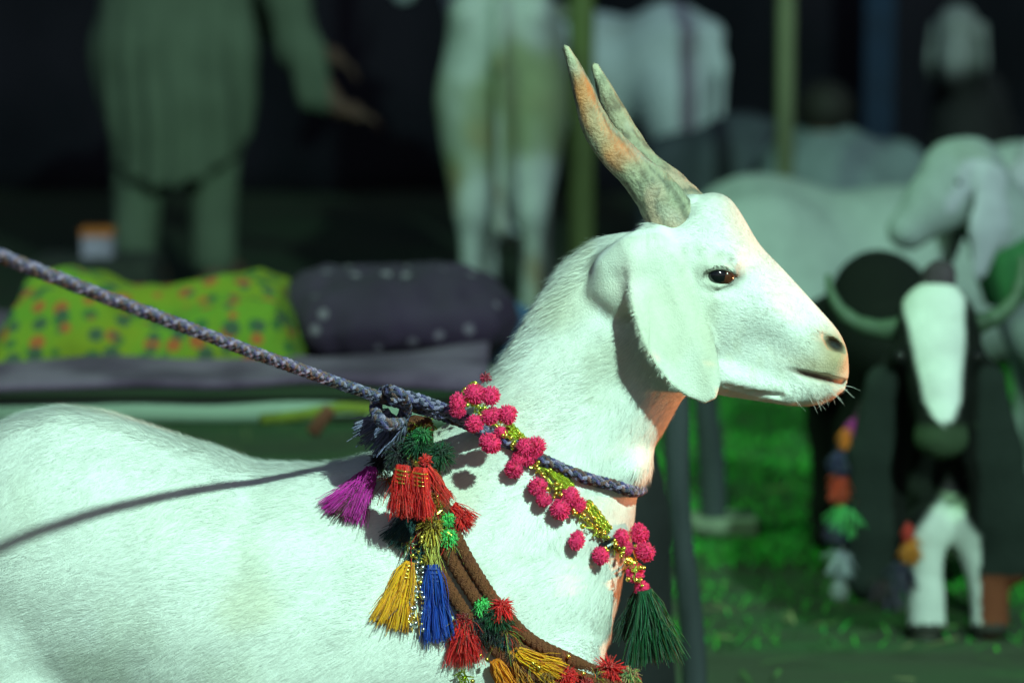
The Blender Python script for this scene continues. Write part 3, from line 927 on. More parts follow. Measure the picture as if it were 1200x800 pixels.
def tassel(parent, px0, px1, w0, w1, col, n=130, off=0.010, seed=0, rad=0.00055, name='tassel', depth=0.007, bind=None, Yd=3.12, lay=True, Yt=None):
    """threads from pixel px0 to px1 lying on the coat (w0, w1 = widths in pixels)"""
    rg = np.random.default_rng(seed)
    if lay:
        a, na = surf(*px0, off, Yd); b, nb = surf(*px1, off * 0.8, Yd)
    else:
        a, b = W(*px0, Yd), W(*px1, Yd); na = np.array([0, -1.0, 0])
    if Yt is not None:
        if a[1] > Yt: a = W(*px0, Yt)
        if b[1] > Yt: b = W(*px1, Yt)
    ax = unit(b - a); L = np.linalg.norm(b - a)
    sd = unit(np.cross(ax, na)); fw = np.cross(sd, ax)
    if fw @ na < 0: fw = -fw
    u = rg.uniform(-1, 1, n); v = rg.uniform(-1, 1, n)
    st = a + sd * (u * w0 / 2 * SPX)[:, None] + fw * (v * depth * 0.6)[:, None]
    en = b + sd * (u * w1 / 2 * SPX + rg.normal(size=n) * w1 * 0.06 * SPX)[:, None] + fw * (v * depth)[:, None] - ax * (L * np.abs(rg.normal(size=n)) * 0.13)[:, None] + (rg.random(n) < 0.1)[:, None] * rg.normal(size=(n, 3)) * 0.005
    d = en - st; ln = np.linalg.norm(d, axis=1); d /= ln[:, None]
    bul = fw[None] * 0.006 * rg.uniform(0.2, 1, n)[:, None] - fw[None] * 0.006
    V, F, cc = strands(st, d, ln, rad, bul, tint(col, n, rg, 0.4), 0.0022, seed)
    t = link(name, fast_mesh(name, V - np.array(parent.location), F, True, cc), M_thread, parent)
    if bind is not None:
        mb = MB()
        c = a + ax * 0.004
        ang = np.linspace(0, 2 * math.pi * 4, 60)
        mb.tube([c + ax * (q * 0.0007) + sd * (w0 / 2 * SPX + 0.0018) * math.cos(q) + fw * (depth * 0.7 + 0.001) * math.sin(q) for q in ang], 0.0012, 5)
        me = mb.mesh('binding'); me.transform(__import__('mathutils').Matrix.Translation(-parent.location))
        link('binding', me, bind, t)
    return t

def tuft(parent, px, rpx, col, n=220, off=0.008, seed=0, name='tuft', droop=0.2, Yd=3.12, lenvar=0.35, rad=0.0006, cols=None, Yt=None):
    rg = np.random.default_rng(seed)
    a, na = surf(*px, off, Yd)
    if Yt is not None and a[1] > Yt: a = W(*px, Yt)
    d = rg.normal(size=(n, 3)); d /= np.linalg.norm(d, axis=1)[:, None]
    d += na * 0.35; d /= np.linalg.norm(d, axis=1)[:, None]
    L = rpx * SPX * (1 - lenvar * rg.random(n))
    if cols is None: cc = tint(col, n, rg)
    else:
        pick = (rg.random(n) * len(cols)).astype(int); cc = np.array(cols)[pick] * rg.uniform(0.7, 1.25, n)[:, None]
    V, F, cc = strands(np.tile(a, (n, 1)) + d * 0.001, d, L, rad, np.tile(np.array([0, 0, -droop]) * rpx * SPX, (n, 1)), cc, 0.0018, seed, 5)
    return link(name, fast_mesh(name, V - np.array(parent.location), F, True, cc), M_thread, parent)

def bead(parent, p, r, m, name='bead', mesh=[None]):
    if mesh[0] is None: mesh[0] = {}
    key = m.name
    if key not in mesh[0]:
        V, F = uvsphere((0, 0, 0), 1.0, 10, 6); mesh[0][key] = fast_mesh('bead', V, F)
        mesh[0][key].materials.append(m)
    o = bpy.data.objects.new(name, mesh[0][key]); C.objects.link(o); o.parent = parent
    o.location = np.array(p) - np.array(parent.location); o.scale = (r, r, r)
    return o

def tinsel(parent, pxs, wpx, n, m, seed, name='tinsel', off=0.007, Yd=3.12):
    """flat metallic flakes scattered along a pixel polyline"""
    rg = np.random.default_rng(seed); mb = MB()
    pl = np.array(pxs, float)
    for i in range(n):
        t = rg.uniform(0, len(pl) - 1.0001); k = int(t); q = pl[k] + (pl[k + 1] - pl[k]) * (t - k)
        q = q + rg.normal(size=2) * wpx * 0.4
        p, nn = surf(q[0], q[1], off + rg.uniform(-0.002, 0.005), Yd)
        d = unit(rg.normal(size=3)) * rg.uniform(0.003, 0.007); s = unit(np.cross(d, rg.normal(size=3))) * 0.0008
        mb.add([p - d - s, p - d + s, p + d + s, p + d - s], [[0, 1, 2, 3]])
    me = mb.mesh(name); me.transform(__import__('mathutils').Matrix.Translation(-parent.location))
    o = link(name, me, m, parent); o['kind'] = 'stuff'
    return o

# ---- frayed ends of the rope below the knot
rg = np.random.default_rng(2)
for k, (p0, p1, w0, w1, c) in enumerate([((462, 488), (424, 520), 20, 38, (0.10, 0.10, 0.20)), ((468, 492), (438, 524), 18, 34, (0.16, 0.15, 0.28)), ((458, 484), (418, 506), 14, 24, (0.22, 0.20, 0.32)), ((470, 492), (455, 530), 14, 22, (0.04, 0.04, 0.06))]):
    tassel(rope, p0, p1, w0, w1, c, 90, 0.012, 60 + k, 0.0009, 'frayed_end', 0.012, Yd=3.09, lay=False)

# ---- pompom necklace
nk = thing('pompom_necklace', 'pink pompom necklace strung with gold beads on the goat\'s neck', 'necklace', None, tuple(surf(650, 580)[0]))
line = [(548, 462), (562, 478), (582, 497), (603, 520), (625, 545), (648, 570), (668, 592), (690, 615), (712, 637), (734, 655), (748, 680)]
cp = []
for q in line:
    p, n = surf(q[0], q[1], 0.006, 3.14); cp.append(p)
fp = []
for px, py in ((735, 690), (700, 640), (660, 590), (620, 540), (585, 490), (565, 455)):
    d = unit(ray(px, py)); q = W(px, py, 3.9)
    loc, nn, i_, ds = BVH.ray_cast(Vector(q), Vector(-d))
    if loc is not None: fp.append(np.array(loc) + np.array(nn) * 0.005)
cord = cp + fp + [W(552, 450, YG), cp[0]]
braid(nk, spline(cord, 150), 0.002, [M_greengold, M_gold, M_greengold, M_gold], 0.02, 0.003, 4, 0.5, 'cord')
def pompom_mesh(seed):
    rg = np.random.default_rng(seed); n = 700
    d = rg.normal(size=(n, 3)); d /= np.linalg.norm(d, axis=1)[:, None]
    L = 0.0113 * (1 - 0.42 * rg.random(n) ** 1.3)
    c = np.array([0.95, 0.03, 0.17])
    cc = tint(c, n, rg, 0.28)
    V, F, cc = strands(d * 0.004, d, L - 0.004, 0.00062, np.zeros((n, 3)), cc, 0.0005, seed, 3)
    Vs, Fs = uvsphere((0, 0, 0), 0.0078, 14, 10)
    Vs = Vs * (1 + 0.05 * vnoise(Vs, 500, seed))[:, None]
    F = np.concatenate([F, Fs + len(V)]); V = np.concatenate([V, Vs]); cc = np.concatenate([cc, np.tile(c * 0.8, (len(Vs), 1))])
    me = fast_mesh('pompom', V, F, True, cc); me.materials.append(M_thread); return me
PM = [pompom_mesh(70 + k) for k in range(4)]
PP = [(497, 190, 1), (497, 218, .8), (550, 165, 1.1), (598, 170, 1), (550, 257, 1), (603, 232, 1.05), (652, 228, 1), (598, 318, 1.12), (672, 408, 1), (712, 335, 1.1), (742, 328, 1), (735, 352, .9),
      (742, 455, 1), (758, 494, .95), (805, 525, 1.1), (860, 508, .95), (838, 482, 1), (853, 620, 1.02), (922, 662, .95), (978, 605, .95), (1028, 592, 1.1), (1082, 657, 1.08), (1052, 722, 1.12), (1073, 772, .9), (715, 368, .85), (640, 290, .8), (690, 372, .85), (1000, 640, .8)]
rg = np.random.default_rng(12)
for i, (cx, cy, s) in enumerate(PP):
    px, py = 350 + cx / 2.667, 400 + cy / 2.667
    p, n = surf(px, py, 0.0125 * s + rg.uniform(0, 0.003), 3.15)
    if i < 8 and p[1] > 3.062: p = W(px, py, 3.062)
    o = bpy.data.objects.new('pompom', PM[i % 4]); C.objects.link(o); o.parent = nk
    o.location = p - np.array(nk.location); o.scale = tuple(s * 1.10 * rg.uniform(0.86, 1.1, 3))
    o.rotation_euler = tuple(rg.uniform(0, 6, 3))
pl = np.array(line, float)
for i in range(120):
    t = rg.uniform(0, len(pl) - 1.001); k = int(t); q = pl[k] + (pl[k + 1] - pl[k]) * (t - k) + rg.normal(size=2) * 6.5
    p, n = surf(q[0], q[1], rg.uniform(0.008, 0.017), 3.14)
    bead(nk, p, rg.uniform(0.0018, 0.0033), M_gold if rg.random() < 0.75 else M_greengold)
# two woven strips of tiny gold-green beads
for (a, b) in (((640, 545), (668, 573)), ((684, 588), (709, 622)), ((596, 500), (616, 520))):
    A_, n1_ = surf(*a, 0.006, 3.14); B_, n2_ = surf(*b, 0.006, 3.14)
    ax = unit(B_ - A_); sd = unit(np.cross(ax, n1_ + n2_)); L = np.linalg.norm(B_ - A_)
    for j in range(3):
        P_, s_ = resample(np.array([A_, (A_ + B_) / 2 + unit(n1_) * 0.002, B_]), 0.0005)
        jj = (j - 1) * 0.0042
        P_ = P_ + sd * (jj + 0.0006 * np.sin(s_ * 2200))[:, None]
        V, F = tube(P_, 0.0022 + 0.0006 * np.sin(s_ * 3000), 6)
        link('bead_strip', fast_mesh('bead_strip', V - np.array(nk.location), F), M_greengold, nk)
tinsel(nk, line, 9, 130, M_greengold, 5)
# black plastic tag with a pale stroke
p, n = surf(706, 636, 0.010, 3.14)
mb = MB(); ax = unit(surf(716, 630, 0.012, 3.14)[0] - p); sd = np.cross(n, ax); Mx = np.stack([ax, sd, n], 1)
mb.box((0, 0, 0), (0.026, 0.011, 0.003), Mx); o = link('tag', mb.mesh('tag', False), mat('black_plastic', (0.012, 0.012, 0.016), 0.25, 0.1), nk); o.location = p - np.array(nk.location)
mb = MB(); mb.box(n * 0.0018 + ax * 0.003, (0.014, 0.0022, 0.0006), Mx); link('tag_mark', mb.mesh('tag_mark', False), mat('white_print', (0.7, 0.7, 0.72), 0.5, 0.05), o)
tuft(nk, (569, 442), 9, (0.5, 0.03, 0.08), 70, 0.004, 33, 'loose_end', 0.1)
# dark green tassel at the lower end, hanging clear of the chest
tassel(nk, (756, 692), (768, 778), 16, 66, (0.008, 0.085, 0.03), 420, 0.01, 81, 0.0007, 'tassel', 0.016, Yd=3.14, lay=False)
tassel(nk, (752, 690), (745, 752), 14, 50, (0.005, 0.045, 0.02), 260, 0.01, 82, 0.0007, 'tassel', 0.012, Yd=3.16, lay=False)

# ---- tasselled collar on brown cords
cl = thing('tasselled_collar', 'brown cord collar hung with red, yellow, blue and magenta tassels', 'collar', None, tuple(surf(540, 660)[0]))
M_cord = mat('brown_cord', (0.34, 0.11, 0.045), 0.7, 0.5, 60, 0.8, bscale=700, col2=(0.20, 0.06, 0.03))
def cordpath(d):
    out = []
    for px, py in ((486, 505), (490, 540), (500, 580), (512, 620), (528, 655), (552, 695), (575, 725), (605, 755), (645, 780), (690, 797), (730, 806)):
        # offset sideways in pixels
        p, n = surf(px + d * 0.85, py - d * 0.5, 0.008, 3.13); out.append(p)
    far = [W(715, 815, 3.25), W(640, 790, 3.32), W(560, 700, 3.32), W(505, 600, 3.31), W(485, 525, 3.27), W(482, 496, 3.2)]
    return spline(out + far + [out[0]], 170)
for d in (-20, 0, 17):
    # twisted cord of three plies
    P, s = resample(cordpath(d), 0.003)
    T, N, B = frames(P)
    for k in range(3):
        a = 2 * np.pi * s / 0.022 + k * 2.0944
        V, F = tube(P + 0.0044 * (np.cos(a)[:, None] * N + np.sin(a)[:, None] * B), 0.0036, 8)
        link('cord', fast_mesh('cord', V - np.array(cl.location), F), M_cord, cl)
RED, ORG, YEL, BLU, MAG = (0.88, 0.020, 0.02), (0.92, 0.24, 0.01), (0.95, 0.36, 0.008), (0.006, 0.05, 0.40), (0.52, 0.015, 0.32)
DGR, LGR, OCH, TEAL, MAR, BLK = (0.006, 0.075, 0.028), (0.12, 0.72, 0.18), (0.50, 0.32, 0.03), (0.01, 0.06, 0.06), (0.10, 0.012, 0.03), (0.012, 0.016, 0.018)
b_gold, b_red = M_gold, yarn('red_binding', RED)
tuft(cl, (488, 518), 22, DGR, 420, 0.012, 1, Yt=3.065); tuft(cl, (516, 532), 23, DGR, 480, 0.014, 2, Yt=3.055); tuft(cl, (505, 548), 17, DGR, 240, 0.012, 3, Yt=3.05); tuft(cl, (496, 508), 17, (0.02, 0.2, 0.05), 160, 0.012, 7, Yt=3.06)
tuft(cl, (466, 532), 22, BLK, 320, 0.010, 4, Yt=3.07); tuft(cl, (450, 548), 22, BLK, 320, 0.012, 5); tuft(cl, (499, 540), 11, RED, 130, 0.020, 6, Yt=3.035)
tinsel(cl, [(470, 505), (492, 500), (512, 505), (500, 515)], 9, 60, M_greengold, 9, off=0.018)
tassel(cl, (472, 545), (468, 606), 14, 28, RED, 260, 0.016, 10, bind=b_gold, Yt=3.028); tassel(cl, (492, 548), (492, 608), 14, 26, RED, 260, 0.017, 11, bind=b_gold, Yt=3.024)
tassel(cl, (500, 548), (528, 590), 8, 14, (0.6, 0.03, 0.02), 60, 0.018, 12, Yt=3.03)
tassel(cl, (440, 560), (381, 603), 14, 26, MAG, 150, 0.012, 13); tassel(cl, (438, 562), (413, 616), 12, 24, MAG, 170, 0.016, 14); tassel(cl, (438, 562), (395, 612), 12, 32, MAR, 150, 0.010, 15)
tassel(cl, (482, 612), (458, 642), 14, 34, TEAL, 170, 0.012, 16); tassel(cl, (500, 640), (490, 668), 24, 40, TEAL, 150, 0.008, 17); tassel(cl, (485, 600), (470, 625), 20, 30, BLK, 120, 0.009, 18)
tuft(cl, (506, 622), 25, OCH, 170, 0.018, 19, droop=0.3, rad=0.0009); tassel(cl, (504, 628), (507, 672), 10, 16, (0.55, 0.48, 0.10), 60, 0.020, 20, 0.0007)
tuft(cl, (524, 632), 15, LGR, 220, 0.018, 21); tuft(cl, (524, 612), 13, LGR, 160, 0.016, 22)
tuft(cl, (540, 610), 19, RED, 170, 0.012, 23); tassel(cl, (530, 596), (556, 616), 12, 18, RED, 80, 0.014, 24); tuft(cl, (522, 584), 13, (0.35, 0.05, 0.02), 110, 0.012, 25)
tassel(cl, (478, 660), (456, 734), 10, 46, YEL, 330, 0.013, 26, 0.0007, bind=b_gold); tassel(cl, (470, 700), (440, 728), 8, 14, (0.05, 0.06, 0.10), 40, 0.004, 27)
tassel(cl, (505, 662), (511, 750), 12, 36, BLU, 330, 0.015, 28, 0.0007, bind=yarn('blue_binding', BLU))
for k, (a, b) in enumerate((((486, 655), (484, 728)), ((492, 660), (493, 735)), ((480, 690), (478, 730)))):
    for j in range(14):
        t = j / 13; p, n = surf(a[0] + (b[0] - a[0]) * t + 2 * math.sin(j), a[1] + (b[1] - a[1]) * t, 0.012, 3.1)
        bead(cl, p, 0.0023 + 0.0008 * math.sin(j * 2.1), M_silver if j % 4 else M_gold)
tassel(cl, (541, 722), (540, 778), 14, 42, RED, 230, 0.014, 29); tuft(cl, (540, 738), 23, RED, 240, 0.014, 30, droop=0.5); tuft(cl, (540, 722), 15, (0.4, 0.02, 0.02), 120, 0.012, 43)
tuft(cl, (580, 716), 25, DGR, 420, 0.014, 31); tuft(cl, (585, 708), 20, RED, 180, 0.022, 32); tuft(cl, (562, 706), 15, LGR, 150, 0.014, 34); tuft(cl, (570, 735), 20, BLK, 260, 0.014, 35); tuft(cl, (590, 745), 14, TEAL, 150, 0.012, 36)
tassel(cl, (578, 768), (606, 812), 12, 28, ORG, 190, 0.016, 37, 0.0007); tassel(cl, (602, 758), (655, 792), 12, 28, YEL, 220, 0.016, 38, 0.0007); tassel(cl, (598, 756), (625, 800), 12, 26, (0.6, 0.22, 0.02), 170, 0.012, 39, 0.0007)
tuft(cl, (660, 790), 17, RED, 220, 0.012, 40); tuft(cl, (678, 797), 14, (0.45, 0.02, 0.02), 160, 0.012, 44); tuft(cl, (714, 784), 26, RED, 260, 0.014, 41, droop=0.1, rad=0.0008, lenvar=0.5)
tuft(cl, (738, 790), 17, None, 220, 0.014, 42, cols=[(0.35, 0.5, 0.12), (0.6, 0.45, 0.2), (0.4, 0.1, 0.06), (0.1, 0.3, 0.1)])
tinsel(cl, [(537, 780), (545, 800)], 8, 50, M_greengold, 10, off=0.012)
tinsel(cl, [(495, 560), (515, 600), (525, 640)], 9, 40, M_gold, 11, off=0.022)
tuft(cl, (500, 655), 10, OCH, 70, 0.012, 45)
MIX = [RED, OCH, DGR, BLK, (0.3, 0.05, 0.03), (0.25, 0.3, 0.05)]
for k, (q, r_, n_) in enumerate([((498, 575), 40, 60), ((510, 600), 34, 70), ((480, 640), 30, 50), ((545, 725), 36, 60), ((590, 735), 34, 60), ((620, 775), 34, 60), ((690, 792), 30, 60), ((455, 570), 30, 40), ((530, 640), 24, 40)]):
    tuft(cl, q, r_, None, n_, 0.010, 300 + k, 'loose_threads', 0.35, lenvar=0.75, rad=0.00045, cols=MIX)
tuft(cl, (512, 590), 15, (0.45, 0.12, 0.03), 160, 0.014, 46); tuft(cl, (498, 600), 13, (0.25, 0.2, 0.03), 140, 0.012, 47); tuft(cl, (480, 615), 17, TEAL, 200, 0.010, 48)
tuft(cl, (556, 728), 17, BLK, 200, 0.012, 49); tuft(cl, (600, 760), 17, BLK, 180, 0.010, 50); tuft(cl, (640, 790), 15, (0.35, 0.15, 0.02), 160, 0.010, 51); tuft(cl, (698, 796), 15, (0.3, 0.08, 0.03), 160, 0.010, 52)
for k in range(26):
    q = [(478, 552), (486, 540), (503, 556), (510, 580), (495, 640), (484, 648), (560, 760), (545, 785), (625, 778), (668, 780)][k % 10]
    p, n = surf(q[0] + rg.normal() * 5, q[1] + rg.normal() * 5, 0.020, 3.1)
    bead(cl, p, rg.uniform(0.0016, 0.0030), M_gold)
# ------------------------------------------------------------------ background: tent, poles, cot
M_tent = mat('tent_cloth', (0.005, 0.006, 0.012), 0.95, 0.4, 1.2, 0.2, col2=(0.010, 0.009, 0.016))
M_blue = mat('blue_tarp', (0.007, 0.028, 0.07), 0.7, 0.3, 4)
def drape(x0, x1, y, z0, z1, amp, n, seed, m=24):
    xs_ = np.linspace(x0, x1, n); zz = np.linspace(z0, z1, m)
    X, Z = np.meshgrid(xs_, zz, indexing='ij')
    P = np.stack([X.ravel(), np.full(X.size, y), Z.ravel()], 1)
    q = P * np.array([1, 0, 0.18])
    P[:, 1] += amp * (np.sin(X.ravel() * 9 + 2 * vnoise(q, 1.3, seed)) * 0.5 + vnoise(q, 3.0, seed + 1))
    i, j = np.meshgrid(np.arange(n - 1), np.arange(m - 1), indexing='ij')
    F = np.stack([i * m + j, (i + 1) * m + j, (i + 1) * m + j + 1, i * m + j + 1], -1).reshape(-1, 4)
    return P, F
def cloth(name, args, m, label, cat):
    P, F = drape(*args); me = fast_mesh(name, P, F)
    o = link(name, me, m)
    md = o.modifiers.new('thick', 'SOLIDIFY'); md.thickness = 0.004
    return tag(o, label, cat)
cloth('tent_wall', (-9, 9, 14.5, -0.02, 4.2, 0.10, 260, 3), M_tent, 'dark cloth tent wall hanging behind the whole market', 'tent wall')
a = W(1030, 200, 13.0)[0]; b = W(1066, 200, 13.0)[0]
cloth('hanging_tarp', (a, b, 13.6, 0.1, 3.2, 0.03, 30, 9), M_blue, 'narrow blue tarpaulin strip hanging before the dark tent wall', 'tarpaulin')

M_bamboo = mat('bamboo', (0.085, 0.115, 0.035), 0.6, 0.35, 12, 0.3, stretch=(1, 1, 0.2))
M_pole = mat('weathered_pole', (0.13, 0.145, 0.085), 0.8, 0.35, 12, 0.3, stretch=(1, 1, 0.2))
def pole(name, px, Y, rad, h, m, label, lean=0.0):
    x = W(px, 150, Y)[0]
    t = thing(name, label, 'pole', None, (x, Y, 0))
    z = np.linspace(-0.02, h, 60); mb = MB()
    r = rad * (1 + 0.10 * np.exp(-((z % 0.38) - 0.19) ** 2 / 0.0003))
    mb.tube(np.stack([z * lean, z * 0, z], 1), r, 12); link('culm', mb.mesh('culm'), m, t)
    return t
pole('bamboo_pole', 681, 9.2, 0.041, 3.4, M_bamboo, 'green bamboo pole standing beside the muddy cow')
pole('bamboo_pole', 921, 9.4, 0.030, 3.4, M_pole, 'thin bamboo pole standing in front of the seated people', -0.004)

# post the lead rope is tied to (left of the frame)
t = thing('tether_post', 'wooden tether post with the lead rope tied round it', 'post', None, (-1.14, 1.62, 0))
M_wood = mat('old_wood', (0.14, 0.10, 0.07), 0.85, 0.4, 14, 0.5, stretch=(1, 1, 0.15))
mb = MB(); mb.tube([(0, 0, -0.1), (0, 0, 0.7), (0.01, 0, 1.45)], [0.045, 0.042, 0.038], 12); link('trunk', mb.mesh('trunk'), M_wood, t)
mb = MB(); q = np.linspace(0, 18, 90); mb.tube(np.stack([0.049 * np.cos(q), 0.049 * np.sin(q), 1.25 + q * 0.0035], 1), 0.007, 8); link('rope_wrap', mb.mesh('rope_wrap'), M_r1, t)

# stakes behind the goat's chest
M_stake = mat('grey_stake', (0.034, 0.042, 0.047), 0.8, 0.35, 18, 0.4, stretch=(1, 1, 0.2))
def stake(px0, py0, px1, py1, Y, rad, label):
    a = W(px0, py0, Y); b = W(px1, py1, Y)
    d = (a - b) / (a[2] - b[2])
    base_ = b - d * b[2]
    t = thing('tether_stake', label, 'stake', None, tuple(base_))
    mb = MB(); h = a[2]
    zz = np.linspace(-0.08, h, 14)
    mb.tube(np.stack([d[0] * zz + 0.004 * np.sin(zz * 14), 0.003 * np.cos(zz * 11), zz], 1), rad * (1 + 0.08 * np.sin(zz * 17)), 10)
    link('shaft', mb.mesh('shaft'), M_stake, t)
    return t
stake(788, 420, 812, 800, 4.25, 0.018, 'slim grey stake leaning close behind the white goat\'s chest')
t = stake(826, 430, 836, 625, 5.70, 0.026, 'grey stake on a pale board standing in the grass')
mb = MB(); mb.box((0.02, 0, 0.016), (0.13, 0.12, 0.03)); link('base_board', mb.mesh('base_board', False), mat('pale_board', (0.20, 0.24, 0.17), 0.8, 0.3, 20), t)

# ---- rope cot with bedding
CY0, CY1, CZ = 4.85, 5.80, 0.40
cx0, cx1 = -1.75, W(585, 470, CY0)[0]
cot = thing('rope_cot', 'low wooden cot covered with a dusky purple blanket', 'cot', None, ((cx0 + cx1) / 2, (CY0 + CY1) / 2, 0))
cc0 = np.array(cot.location)
M_rail = mat('pale_rail', (0.23, 0.31, 0.24), 0.7, 0.25, 10, 0.3, stretch=(0.3, 1, 1))
M_blank = mat('purple_blanket', (0.065, 0.034, 0.075), 0.95, 0.4, 7, 0.5, col2=(0.09, 0.055, 0.10))
for (x, y) in ((cx0 + .04, CY0 + .04), (cx1 - .04, CY0 + .04), (cx0 + .04, CY1 - .04), (cx1 - .04, CY1 - .04)):
    mb = MB(); mb.tube([(x - cc0[0], y - cc0[1], z) for z in (0, 0.05, 0.15, 0.25, 0.30, 0.37, CZ + 0.01)], [0.026, 0.03, 0.024, 0.034, 0.026, 0.038, 0.03], 14); link('leg', mb.mesh('leg'), M_wood, cot)
for (a, b) in (((cx0, CY0 + .04), (cx1, CY0 + .04)), ((cx0, CY1 - .04), (cx1, CY1 - .04)), ((cx0 + .04, CY0), (cx0 + .04, CY1)), ((cx1 - .04, CY0), (cx1 - .04, CY1))):
    mb = MB(); P = np.linspace((*a, CZ - 0.025), (*b, CZ - 0.025), 12) - np.array([cc0[0], cc0[1], 0]); mb.tube(P, 0.024, 10); link('rail', mb.mesh('rail'), M_rail, cot)
# blanket: thick folded sheet lying on the cot, its front edge hanging unevenly
n, m_ = 90, 46
X, S = np.meshgrid(np.linspace(cx0 + 0.02, cx1 - 0.02, n), np.linspace(0, 1, m_), indexing='ij')
Yb = CY1 - 0.03 - S * (CY1 - CY0)
Zb = CZ + 0.012 + 0 * X
q = np.stack([X.ravel(), Yb.ravel() * 1.3, X.ravel() * 0], 1)
Zb = Zb + (vnoise(q, 6, 61) * 0.022 + vnoise(q, 17, 62) * 0.008 + 0.012).reshape(X.shape)
edge = np.clip((S - 0.93) / 0.07, 0, 1)
Zb = Zb - edge ** 2 * (0.018 + 0.012 * np.sin(X * 4 + 1) )
P = np.stack([X.ravel() - cc0[0], Yb.ravel() - cc0[1], Zb.ravel()], 1)
i, j = np.meshgrid(np.arange(n - 1), np.arange(m_ - 1), indexing='ij')
F = np.stack([i * m_ + j, i * m_ + j + 1, (i + 1) * m_ + j + 1, (i + 1) * m_ + j], -1).reshape(-1, 4)
o = link('blanket', fast_mesh('blanket', P, F), M_blank, cot); md = o.modifiers.new('thick', 'SOLIDIFY'); md.thickness = 0.012; md.offset = 1

# olive cloth strip on the front edge, with a brown strap
a = W(305, 492, CY0 - 0.02); b = W(438, 480, CY0 - 0.02)
strip = thing('folded_cloth', 'narrow olive cloth with a brown strap over the cot edge', 'cloth', None, tuple(W(375, 486, CY0 - 0.02)))
mb = MB(); P = spline([a, W(350, 487, CY0 - .03), W(400, 478, CY0 - .03), b], 20) - np.array(strip.location); V, F = tube(P, 0.010, 10, True, 0, 0.6)
link('fold', fast_mesh('fold', V, F), mat('olive_cloth', (0.13, 0.16, 0.02), 0.9, 0.3, 20), strip)
V, F = tube(spline([W(388, 478, CY0 - .045), W(375, 494, CY0 - .045), W(366, 508, CY0 - .04)], 10) - np.array(strip.location), 0.012, 8, True, 0, 0.4)
link('strap', fast_mesh('strap', V, F), mat('brown_strap', (0.10, 0.035, 0.02), 0.9, 0.3, 20), strip)

def dotmat(name, base, dots, scale, size, col2=None):
    m = mat(name, base, 0.9, 0.35, 6, 0.4, bscale=25, col2=col2)
    nt = m.node_tree; b = nt.nodes['Principled BSDF']
    src = b.inputs['Base Color'].links[0].from_socket
    tc = next(n_ for n_ in nt.nodes if n_.type == 'TEX_COORD')
    for k, (c, sd) in enumerate(dots):
        mp = nt.nodes.new('ShaderNodeMapping'); mp.inputs['Location'].default_value = (sd, sd * 1.7, sd * 0.6)
        nt.links.new(tc.outputs['Object'], mp.inputs[0])
        vo = nt.nodes.new('ShaderNodeTexVoronoi'); vo.inputs['Scale'].default_value = scale; vo.inputs['Randomness'].default_value = 0.55
        nt.links.new(mp.outputs[0], vo.inputs['Vector'])
        mr = nt.nodes.new('ShaderNodeMapRange'); mr.inputs['From Min'].default_value = size; mr.inputs['From Max'].default_value = size * 1.25
        mr.inputs['To Min'].default_value = 1; mr.inputs['To Max'].default_value = 0
        nt.links.new(vo.outputs['Distance'], mr.inputs[0])
        mx = nt.nodes.new('ShaderNodeMix'); mx.data_type = 'RGBA'
        nt.links.new(mr.outputs[0], mx.inputs['Factor']); nt.links.new(src, mx.inputs['A']); mx.inputs['B'].default_value = (*c, 1)
        src = mx.outputs['Result']
    nt.links.new(src, b.inputs['Base Color'])
    return m
M_quilt = dotmat('flowered_quilt', (0.15, 0.18, 0.006), [((0.02, 0.07, 0.02), 0.0), ((0.24, 0.055, 0.015), 3.3), ((0.03, 0.05, 0.03), 6.1)], 20.0, 0.27, (0.075, 0.14, 0.008))
M_spot = dotmat('spotted_bundle', (0.026, 0.013, 0.034), [((0.13, 0.10, 0.14), 1.1)], 19.0, 0.17)

def bundle(name, ells, m, label, cat, seed, res=0.012, fold=0.010, k=0.05):
    lo = np.min([np.array(c) - np.array(r) for c, r in ells], 0) - 0.06; hi = np.max([np.array(c) + np.array(r) for c, r in ells], 0) + 0.06
    s = SDF(*grid(lo, hi, res))
    for c, r in ells: s.ell(c, r, k)
    V, Q = s.mesh(); N = vnormals(V, Q)
    f = vnoise(V, 11, seed + 3) * fold * 1.3 + vnoise(V * np.array([1, 1, 0.4]), 28, seed) * fold + vnoise(V, 60, seed + 1) * fold * 0.4
    V = V + N * f[:, None]
    c = np.array([V[:, 0].mean(), V[:, 1].mean(), V[:, 2].min()])
    o = link(name, fast_mesh(name, V - c, Q), m); o.location = tuple(c)
    return tag(o, label, cat)
YB = 5.28
def wb(px, py, Y=YB): return W(px, py, Y)
s_ = YB / FPX
